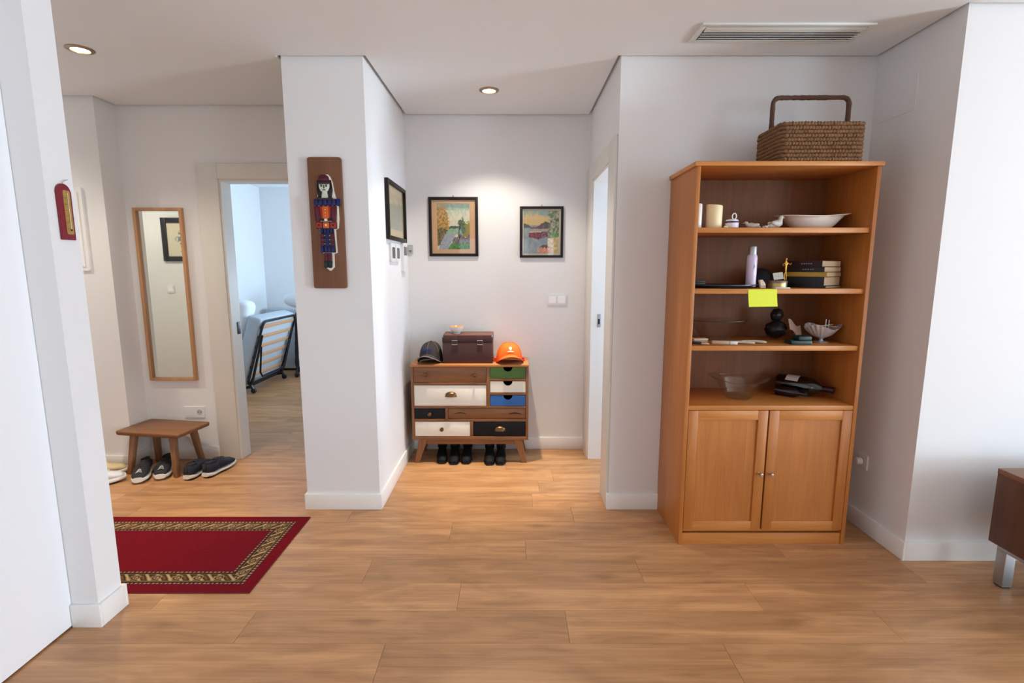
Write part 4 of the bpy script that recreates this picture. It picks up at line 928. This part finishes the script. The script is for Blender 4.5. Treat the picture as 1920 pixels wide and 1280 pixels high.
obj('rim_wire', MB().tube([(0.153*math.cos(a), 0.153*math.sin(a)*0.8, 0.107) for a in [PI*1.05 + PI*0.9*i/20 for i in range(21)]], 0.0016, 6), BLACKM, t, label='dark rim line')
SMOKE = plain('smoky_black_plastic', rgb(18, 20, 23), 0.36, spec=0.4)
t = thing('black_bag', 'crumpled shiny black bag with knotted top on the third shelf', 'bag', (1.392, 2.640, sh(2)+0.010))
t.scale = (0.84, 0.84, 0.90)
def crump(p, a, r, z): 
    k = 1 + 0.22*noise.noise(p*1.9 + Vector((3, 1, 0))) + 0.13*noise.noise(p*4.6); return Vector((p.x*k, p.y*k, p.z*(1 + 0.08*noise.noise(p*3.0))))
obj('body', MB().ell((0, 0, 0.052), (0.062, 0.050, 0.052), 26, 16, None, crump), SMOKE, t, angle=30)
obj('knot', MB().ell((0, 0, 0.136), (0.036, 0.030, 0.040), 22, 14, Matrix.Rotation(0.4, 4, 'Y'), crump), SMOKE, t, angle=30)
GRN = plain('dark_green_case', rgb(18, 52, 50), 0.4)
t = thing('green_case', 'dark green lidded case in front of the black bag', 'case', (1.436, 2.505, sh(2)), 0.0)
obj('base', MB().box(-0.052, 0.052, -0.036, 0.036, 0, 0.020, 0.004), GRN, t); obj('lid', MB().box(-0.014, 0.050, -0.034, 0.034, 0.0205, 0.042, 0.005), GRN, t)
SILV = plain('tarnished_silver', rgb(206, 206, 212), 0.38, metal=0.55)
t = thing('silver_dish', 'fluted silver dish on a small foot holding thin sticks', 'dish', (1.585, 2.560, sh(2)))
def flute(p, a, r, z): 
    k = 1 + (0.035*math.cos(22*a) + 0.07*math.cos(3*a+0.5)) * max(0, (z-0.02)/0.06); return Vector((p.x*k, p.y*k, z + 0.012*math.cos(3*a+0.5)*max(0, (z-0.03)/0.05)))
obj('bowl', MB().lathe([(0, 0.022), (0.022, 0.024), (0.050, 0.038), (0.074, 0.064), (0.086, 0.080), (0.087, 0.082), (0.072, 0.066), (0.048, 0.042), (0.02, 0.028), (0, 0.027)], 132, None, 1.0, 0.72, flute), SILV, t, angle=50)
obj('foot', MB().lathe([(0, 0), (0.034, 0), (0.035, 0.003), (0.012, 0.008), (0.008, 0.016), (0.014, 0.023), (0, 0.023)], 28), SILV, t)
for k, (x0, y0, z0, x1, y1, z1) in enumerate(((-0.070, -0.02, 0.083, 0.060, 0.01, 0.090), (-0.03, 0.02, 0.088, 0.075, -0.02, 0.080), (0.018, 0.0, 0.060, 0.020, 0.004, 0.118), (0.032, 0.0, 0.060, 0.036, 0.004, 0.114))):
    obj('stick', MB().tube([(x0, y0, z0), (x1, y1, z1)], 0.0016, 6), OFFW if k < 2 else SILV, t)
t2 = thing('paper_scrap', 'crumpled pinkish paper scrap beside the silver dish', 'paper', (1.470, 2.600, sh(2)+0.010), 0.2)
obj('sheet', MB().sheet(lambda u, v: Vector(((u-0.5)*0.075, (v-0.5)*0.018, 0.040 + 0.055*v + 0.014*math.sin(5*u+1) - 0.02*u)), 8, 4).thicken(0.0008), plain('pink_paper', rgb(176, 142, 128), 0.7), t2)
obj('tail', MB().tube([(0.0, 0, 0.040), (0.004, 0.002, 0.018), (-0.002, 0.001, -0.003)], [0.006, 0.005, 0.006], 6), plain('paper_twist', rgb(120, 98, 88), 0.8), t2)
# deck: glass bowl and bottle
ZD = 0.7356
t = thing('glass_bowl', 'clear glass bowl with flared rim on the lowest open shelf', 'bowl', (1.190, 2.590, ZD))
obj('shell', MB().lathe([(0, 0.002), (0.055, 0.002), (0.075, 0.010), (0.098, 0.060), (0.112, 0.090), (0.152, 0.108), (0.153, 0.111), (0.108, 0.094), (0.092, 0.060), (0.070, 0.016), (0, 0.008)], 44, None, 1.0, 0.85, lambda p, a, r, z: Vector((p.x, p.y, z + (0.010*math.cos(2*a) if r > 0.14 else 0)))), GLASSB, t)
obj('foot', MB().lathe([(0.050, 0.0), (0.058, 0.0), (0.058, 0.0025), (0.050, 0.0025)], 32), GLASSB, t)
t = thing('wine_bottle', 'dark bottle with white label lying on the lowest open shelf', 'bottle', (1.475, 2.735, ZD+0.0515))
t.rotation_euler = (0, 0, math.radians(-48))
RX = Matrix.Rotation(PI/2, 4, 'Y')
obj('glass', MB().lathe([(0, 0.0), (0.040, 0.0), (0.048, 0.004), (0.0500, 0.012), (0.0500, 0.158), (0.043, 0.184), (0.026, 0.208), (0.0155, 0.222), (0.0150, 0.262), (0, 0.262)], 32, RX), plain('dark_bottle_glass', rgb(12, 14, 12), 0.08, coat=0.6), t)
m = MB().sheet(lambda u, v: RX @ Vector((0.0505*math.cos(PI + 0.45 + (u-0.5)*1.1), 0.0505*math.sin(PI + 0.45 + (u-0.5)*1.1), 0.050 + 0.062*v)), 12, 4); m.thicken(0.0004)
obj('label', m, plain('paper_label', rgb(206, 198, 196), 0.6), t, label='white paper label')
obj('capsule', MB().lathe([(0.0158, 0.222), (0.0160, 0.262), (0.0172, 0.263), (0.0172, 0.274), (0, 0.275)], 24, RX), plain('plum_foil', rgb(58, 30, 44), 0.35, metal=0.5), t)
t = thing('red_bottle', 'second darker bottle lying behind the white-labelled bottle', 'bottle', (1.425, 2.660, ZD+0.026), 0.0)
t.rotation_euler = (0, 0, math.radians(-48))
obj('glass', MB().lathe([(0, 0.0), (0.020, 0.0), (0.025, 0.004), (0.025, 0.095), (0.018, 0.112), (0.0100, 0.122), (0.0098, 0.140), (0, 0.140)], 28, RX), plain('plum_glass', rgb(30, 14, 24), 0.12), t)
obj('cap', MB().lathe([(0, 0.1402), (0.0115, 0.1402), (0.0115, 0.155), (0, 0.156)], 20, RX), BLACKM, t)

# ------------------------------------------------------------------ woven basket on the bookcase
GRASS = plain('seagrass', rgb(122, 86, 54), 0.8, var=0.45, vscale=90, bump=0.5, bscale=220)
bk = thing('basket', 'brown woven seagrass basket with tall handle on top of the bookcase', 'basket', (1.440, 2.567, 1.9030), -0.02)
hw, hd, bh = 0.186, 0.128, 0.172
nrow = 10; wv = MB()
for k in range(nrow):
    z = 0.008 + k*(bh-0.015)/(nrow-1); ring = rrect(-hw, hw, -hd, hd, 0.022, 4); pts = []
    ln = len(ring)
    dense = []
    for i in range(ln):
        a, b = Vector(ring[i]), Vector(ring[(i+1) % ln]); n_ = max(1, int((b-a).length/0.0048))
        dense += [a.lerp(b, q/n_) for q in range(n_)]
    rnd = random.Random(k)
    rr = [0.0092 + 0.0026*math.sin((i*2.1 + (k % 2)*PI)) + rnd.uniform(-0.0008, 0.0010) for i in range(len(dense))]
    wv.tube([(p.x, p.y, z + rnd.uniform(-0.0008, 0.0008)) for p in dense], rr, 7, closed=True)
o = obj('woven_wall', wv, GRASS, bk, angle=70); o['kind'] = 'stuff'
obj('base', MB().box(-hw+0.004, hw-0.004, -hd+0.004, hd-0.004, 0.001, 0.012, 0.003), GRASS, bk)
pts = []; rr = []; rnd = random.Random(5)
hp = [(-hw+0.006, 0, 0.020), (-hw+0.008, 0, 0.270)] ; zt = 0.318; rad = 0.030
path = [Vector((-hw+0.005, 0, 0.02 + (zt-rad-0.02)*i/16)) for i in range(17)]
path += [Vector((-hw+0.005+rad-rad*math.cos(a), 0, zt-rad+rad*math.sin(a))) for a in [PI/2*i/5 for i in range(1, 6)]]
path += [Vector((-hw+0.005+rad + (2*hw-0.010-2*rad)*i/26, 0, zt)) for i in range(1, 26)]
path += [Vector((hw-0.005-rad+rad*math.sin(a), 0, zt-rad+rad*math.cos(a))) for a in [PI/2*i/5 for i in range(6)]]
path += [Vector((hw-0.005, 0, zt-rad - (zt-rad-0.02)*i/16)) for i in range(1, 17)]
obj('handle', MB().tube(path, [0.0108 + rnd.uniform(-0.0008, 0.0014) for _ in path], 10), plain('wrapped_handle', rgb(88, 58, 42), 0.8, var=0.3, vscale=120, bump=0.5, bscale=240), bk, label='darker wrapped handle', angle=70)

# ------------------------------------------------------------------ bench at the right wall
tb = thing('tv_bench', 'dark brown wooden bench cabinet on steel legs by the right wall', 'bench', (2.146, 2.120, 0))
BL, BDp, z0, z1 = 1.30, 0.46, 0.198, 0.538
obj('body', MB().box(0, BL, -BDp, 0, z0, z1-0.024, 0.0015), BENCHW, tb)
obj('top_panel', MB().box(-0.001, BL+0.001, -BDp-0.001, 0.001, z1-0.0235, z1, 0.0015), wood('bench_top_wood', rgb(110, 62, 34), rgb(140, 84, 48), 'X', 0.35), tb)
for k in range(3):
    x0 = 0.012 + k*(BL-0.024)/3
    d = obj('drawer', MB().box(x0+0.002, x0+(BL-0.024)/3-0.002, -BDp-0.018, -BDp-0.0005, z0+0.006, z1-0.03, 0.0015), BENCHW, tb)
    obj('handle', MB().box(x0+0.15, x0+0.27, -BDp-0.028, -BDp-0.0185, 0.40, 0.412, 0.002), STEEL, d)
for x in (0.030, BL-0.075):
    lg = 0.045
    for y in (-0.015-lg, -BDp+0.015): obj('leg', MB().box(x, x+lg, y, y+lg, 0.006, z0-0.032, 0.0015), STEEL, tb)
    for y in (-0.015-lg, -BDp+0.015): obj('foot_pad', MB().box(x+0.004, x+lg-0.004, y+0.004, y+lg-0.004, 0, 0.006), BLACKM, tb)
    obj('leg_rail', MB().box(x, x+lg, -BDp+0.015, -0.015, z0-0.0315, z0-0.0005, 0.0015), STEEL, tb)
t = thing('cable', 'thin black cable loop standing on the bench top', 'cable', (2.38, 2.060, z1))
obj('wire', MB().tube([(-0.125 + 0.02*math.cos(a), 0, 0.0035 + 0.055*math.sin(a)) if False else (-0.115 + 0.10*(i/20), 0.0, 0.0035 + 0.052*math.sin(PI*i/20)) for i, a in enumerate([PI*q/20 for q in range(21)])], 0.0032, 8), BLACKM, t)
obj('plug', MB().box(-0.016, 0.034, -0.010, 0.010, 0, 0.014, 0.002), BLACKM, t)

# ------------------------------------------------------------------ rug
rx0, rx1, ry0, ry1 = -2.640, -1.150, 2.026, 2.706
rw, rh = rx1-rx0, ry1-ry0
t = thing('rug', 'dark red rug with a beige patterned border by the entry', 'rug', (rx0, ry0, 0), 0)
obj('backing', MB().box(0, rw, 0, rh, 0.0005, 0.0055, 0.001), plain('rug_backing', rgb(98, 22, 30), 0.95), t)
def rugc(u, v):
    x, y = u*rw, v*rh
    dx, dy = min(x, rw-x), min(y, rh-y)
    d = min(dx, dy); s_ = y if dx < dy else x
    n = noise.noise(Vector((x*60, y*60, 0)))*8; b = noise.noise(Vector((x*3, y*3, 4)))*7
    red = (108+n+b, 14+n*0.3, 26+n*0.3); mar = (92+n, 22, 34)
    if d < 0.052: return red
    if d < 0.060: return mar
    if d < 0.068: return (164,142,112) if (s_*52) % 1 < 0.5 else (72, 34, 28)
    if d < 0.078: return (66, 30, 28)
    if d < 0.082: return (124,100,66)
    if d < 0.130:
        q = (d-0.106)/0.024; ph = (s_/0.096) % 1
        r = math.hypot((ph-0.5)*3.4, q)
        if r < 0.22: return (120, 40, 34)
        if r < 0.40: return (170,146,108)
        if r < 0.66: return (58, 44, 26)
        if r < 0.84: return (156,130,90)
        w_ = math.sin(ph*2*PI*2 + q*3.0)
        if w_ > 0.60: return (178,154,112)
        if w_ < -0.72 and abs(q) < 0.6: return (112,78,48)
        return (64, 46, 28)
    if d < 0.134: return (124,100,66)
    if d < 0.144: return (66, 30, 28)
    if d < 0.152: return (160,138,110) if (s_*52) % 1 < 0.5 else (72, 34, 28)
    if d < 0.160: return mar
    return red
o = paint_grid('pile', rw-0.002, rh-0.002, 420, 200, rugc, INKR, t); o.location = (0.001, 0.001, 0.0062)

# ------------------------------------------------------------------ stool and shoes in the entry
st = thing('stool', 'low rustic wooden stool with splayed legs below the mirror', 'stool', (-2.445, 3.415, 0), math.radians(-9))
SHT = 0.312
poly = []
rnd = random.Random(11)
for p in rrect(-0.245, 0.245, -0.148, 0.148, 0.018, 4): poly.append(p)
m = MB(); secs = []
for zz, s_ in ((SHT-0.030, 0.94), (SHT-0.024, 0.99), (SHT-0.008, 1.0), (SHT-0.002, 0.994), (SHT, 0.982)):
    secs.append([Vector((x*s_ + 0.004*noise.noise(Vector((x*9, y*9, 1))), y*s_ + 0.007*noise.noise(Vector((x*11, y*11, 5))), zz)) for x, y in poly])
m.loft(secs); obj('seat', m, STOOLW, st, angle=50)
for sx in (-1, 1):
    for sy in (-1, 1):
        a = Vector((sx*0.150, sy*0.085, SHT-0.027)); b = Vector((sx*0.182, sy*0.118, 0.0))
        def sq(c, h): return [c + Vector((-h, -h, 0)), c + Vector((h, -h, 0)), c + Vector((h, h, 0)), c + Vector((-h, h, 0))]
        m = MB().loft([sq(a, 0.020), sq(a.lerp(b, 0.5), 0.018), sq(b, 0.016)]); m._bev(m.bm.verts[:], 0.005, 2)
        obj('leg', m, STOOLZ, st)
SHOEB = plain('black_knit', rgb(26, 26, 32), 0.75, bump=0.3, bscale=500)
SHOEN = plain('navy_knit', rgb(24, 26, 44), 0.75, bump=0.3, bscale=500)
SOLEW = plain('white_foam_sole', rgb(226, 222, 214), 0.5)
SOLED = plain('dark_outsole', rgb(40, 34, 32), 0.7)
LINE = plain('shoe_lining', rgb(46, 44, 48), 0.9)
def shoe(loc, rot, label, um, sm, L=0.275, W=0.098, thick=0.042, stripe=True, lace=None, grp=None, thick_=0):
    t = thing('shoe', label, 'shoe', loc, rot, grp)
    k = 11
    rise = [0.008, 0.003, 0, 0, 0, 0, 0, 0.001, 0.003, 0.006, 0.010]
    secs = []
    for i, sec in enumerate(foot_secs(L, W*1.06, [thick]*k, WID, 0.004, 16, 0.0)):
        secs.append([Vector((p.x, p.y, p.z + rise[i]*(1 - p.z/0.09) + (0.006 if i < 2 and p.z > 0.02 else 0))) for p in sec])
    obj('sole', MB().loft(secs), sm, t, angle=60)
    obj('outsole', MB().loft([[Vector((p.x*0.9, p.y*0.80+0.012, p.z*0.8)) for p in sec] for i, sec in enumerate(foot_secs(L, W*1.04, [0.007]*k, WID, 0, 14, 0.0))]), SOLED, t, angle=60)
    tops = [0.088, 0.102, 0.098, 0.092, 0.102, 0.104, 0.092, 0.080, 0.071, 0.063, 0.048]
    obj('upper', MB().loft([[Vector((p.x, p.y*0.955+L*0.024, p.z)) for p in sec] for sec in foot_secs(L, W*0.97, tops, WID, thick-0.008, 18, 0.9)]), um, t, angle=70)
    obj('opening', MB().lathe([(0, 0.091), (0.026, 0.093), (0.031, 0.102), (0.034, 0.101), (0.034, 0.092)], 22, Matrix.Translation((0, 0.062, 0.001)), 0.78, 1.35), LINE, t)
    obj('heel_tab', MB().box(-0.012, 0.012, -0.004, 0.006, 0.058, 0.100, 0.003), LINE, t)
    obj('tongue', MB().ell((0, 0.110, 0.101), (0.017, 0.018, 0.008), 14, 8), um, t)
    for q in range(4):
        y = 0.118 + q*0.018; zt = 0.1048 - q*0.0050
        obj('lace', MB().tube([(-0.022, y, zt-0.010), (-0.010, y+0.003, zt), (0.010, y+0.003, zt), (0.022, y, zt-0.010)], 0.0024, 6), lace or um, t)
    if stripe:
        for q in range(3):
            y = 0.212 + q*0.012; zz = 0.0835 - q*0.0045; wdt = 0.010 + q*0.004
            obj('chevron', MB().tube([(-wdt, y+0.004, zz-0.005), (0, y-0.004, zz+0.0005), (wdt, y+0.004, zz-0.005)], 0.0018, 6), SOLEW, t, label='white chevron stripe')
    return t
shoe((-2.568, 3.402, 0), PI + 0.40, 'black white-soled sneaker under the stool front, left of its pair', SHOEB, SOLEW)
shoe((-2.462, 3.462, 0), PI + 0.40, 'black white-soled sneaker under the stool, right of its pair', SHOEB, SOLEW)
shoe((-2.178, 3.205, 0), -0.02, 'navy sneaker seen from the heel, nearer the stool leg', SHOEN, SOLEW, stripe=False, thick=0.030)
shoe((-2.078, 3.245, 0), -0.14, 'navy sneaker pointing to the doorway, right of its pair', SHOEN, SOLEW, stripe=False, thick=0.030)
WSH = plain('white_canvas', rgb(224, 226, 230), 0.6); BSH = plain('cream_canvas', rgb(214, 192, 150), 0.7)
shoe((-2.795, 3.060, 0), -0.80, 'white sneaker half hidden behind the white wall end', WSH, SOLEW, stripe=False, lace=WSH, L=0.26)
shoe((-2.890, 3.205, 0), -0.90, 'cream slip-on shoe behind the white sneaker', BSH, SOLEW, stripe=False, lace=BSH, L=0.26)

# ------------------------------------------------------------------ bedroom: folding beds, mattresses
MATB = plain('grey_blue_ticking', rgb(188, 197, 204), 0.8, bump=0.2, bscale=120)
MATW = plain('white_ticking', rgb(236, 238, 240), 0.8, bump=0.2, bscale=120)
SLATW = plain('birch_slat', rgb(208, 162, 122), 0.5)
def fold_bed(label, loc, rot, tilt, sheet):
    """one raised half of a folding bed; local X = width, Z = height, slats face -Y"""
    t = thing('folding_bed', label, 'folding bed', loc, rot, 'folding beds in the bedroom')
    W, Hh = 0.84, 0.76; T = Matrix.Translation((0, 0, 0.10)) @ Matrix.Rotation(-tilt, 4, 'X')
    fr = [T @ Vector((x, 0, y)) for x, y in rrect(0, W, 0, Hh, 0.07, 5)]
    f = obj('frame', MB().tube(fr, 0.015, 8, closed=True), BLACKM, t)
    for i in range(6):
        z = 0.08 + i*0.118
        obj('slat', MB().box(0.010, W-0.010, 0.004, 0.012, z, z+0.042, 0.002, T), SLATW, t)
        for x in (0.0, W): obj('slat_holder', MB().box(x-0.016, x+0.016, -0.008, 0.016, z+0.004, z+0.040, 0.003, T), BLACKM, f)
    obj('mattress', MB().box(-0.012, W+0.012, 0.020, 0.175, -0.02, Hh+0.02, 0.03, T, 3), sheet, t)
    obj('leg_loop', MB().tube([T @ Vector(p) for p in ((0.06, -0.018, 0.46), (0.10, -0.06, 0.16), (0.16, -0.07, 0.10), (W-0.16, -0.07, 0.10), (W-0.10, -0.06, 0.16), (W-0.06, -0.018, 0.46))], 0.011, 8), BLACKM, t)
    for x in (0.03, W-0.03):
        b = obj('bracket', MB().tube([T @ Vector((x, -0.012, 0.60)), T @ Vector((x, -0.03, 0.10)), Vector((x, -0.02, 0.10)), Vector((x, -0.05, 0.035))], [0.012, 0.016, 0.022, 0.018], 8), BLACKM, t)
        obj('caster', MB().lathe([(0, -0.014), (0.026, -0.014), (0.030, -0.008), (0.030, 0.008), (0.026, 0.014), (0, 0.014)], 20, Matrix.Translation((x, -0.05, 0.030)) @ Matrix.Rotation(PI/2, 4, 'Y')), BLACKM, b)
    obj('base_rail', MB().tube([(0.03, -0.03, 0.075), (0.03, 0.05, 0.06), (W-0.03, 0.05, 0.06), (W-0.03, -0.03, 0.075)], 0.012, 8), BLACKM, t)
    return t
fold_bed('grey mattress folding bed with slats outward, nearer the bedroom doorway', (-2.985, 5.56, 0), PI/2, -0.31, MATB)
fold_bed('white mattress folding bed with slats outward, partly hidden by the column', (-2.840, 6.52, 0), -0.10, 0.10, MATW)
def mattress(label, loc, rot, W, T_, Hh, tilt, mat):
    t = thing('mattress', label, 'mattress', loc, rot)
    M = Matrix.Rotation(tilt, 4, 'Y')
    o = obj('body', MB().box(-T_/2, T_/2, 0, W, 0.0, Hh, 0.07, M, 4), mat, t, angle=60)
    zmin = min(v.co.z for v in o.data.vertices)
    o.location.z = -zmin
    for zz in (0.14, 0.28, 0.42, 0.56, 0.70):
        obj('quilt_seam', MB().box(-T_/2+0.05, T_/2-0.05, -0.0015, 0.002, zz, zz+0.004, 0, M), MATB, o)
    return t
mattress('thick white mattress standing on edge behind the nearer folding bed', (-3.330, 5.60, 0), 0.0, 0.24, 0.22, 1.08, 0.28, MATW)
t = thing('bed_base', 'low grey upholstered bed base at the end of the bedroom', 'bed base', (-3.38, 6.88, 0))
obj('body', MB().box(0, 1.5, 0, 0.18, 0.03, 0.86, 0.02), MATB, t)
for x in (0.06, 1.44): obj('leg', MB().box(x-0.02, x+0.02, 0.06, 0.12, 0, 0.031), BLACKM, t)
t = thing('pillow', 'plump white pillow resting on the farther folding bed', 'pillow', (-2.72, 6.65, 0.885), -0.10)
obj('case', MB().ell((0, 0, 0.11), (0.30, 0.075, 0.115), 28, 16, None, lambda p, a, r, z: Vector((p.x*(1.0+0.10*abs(p.y)), p.y, p.z))), MATW, t)
obj('hem', MB().box(0.288, 0.320, -0.006, 0.006, 0.05, 0.17, 0.004), MATW, t)
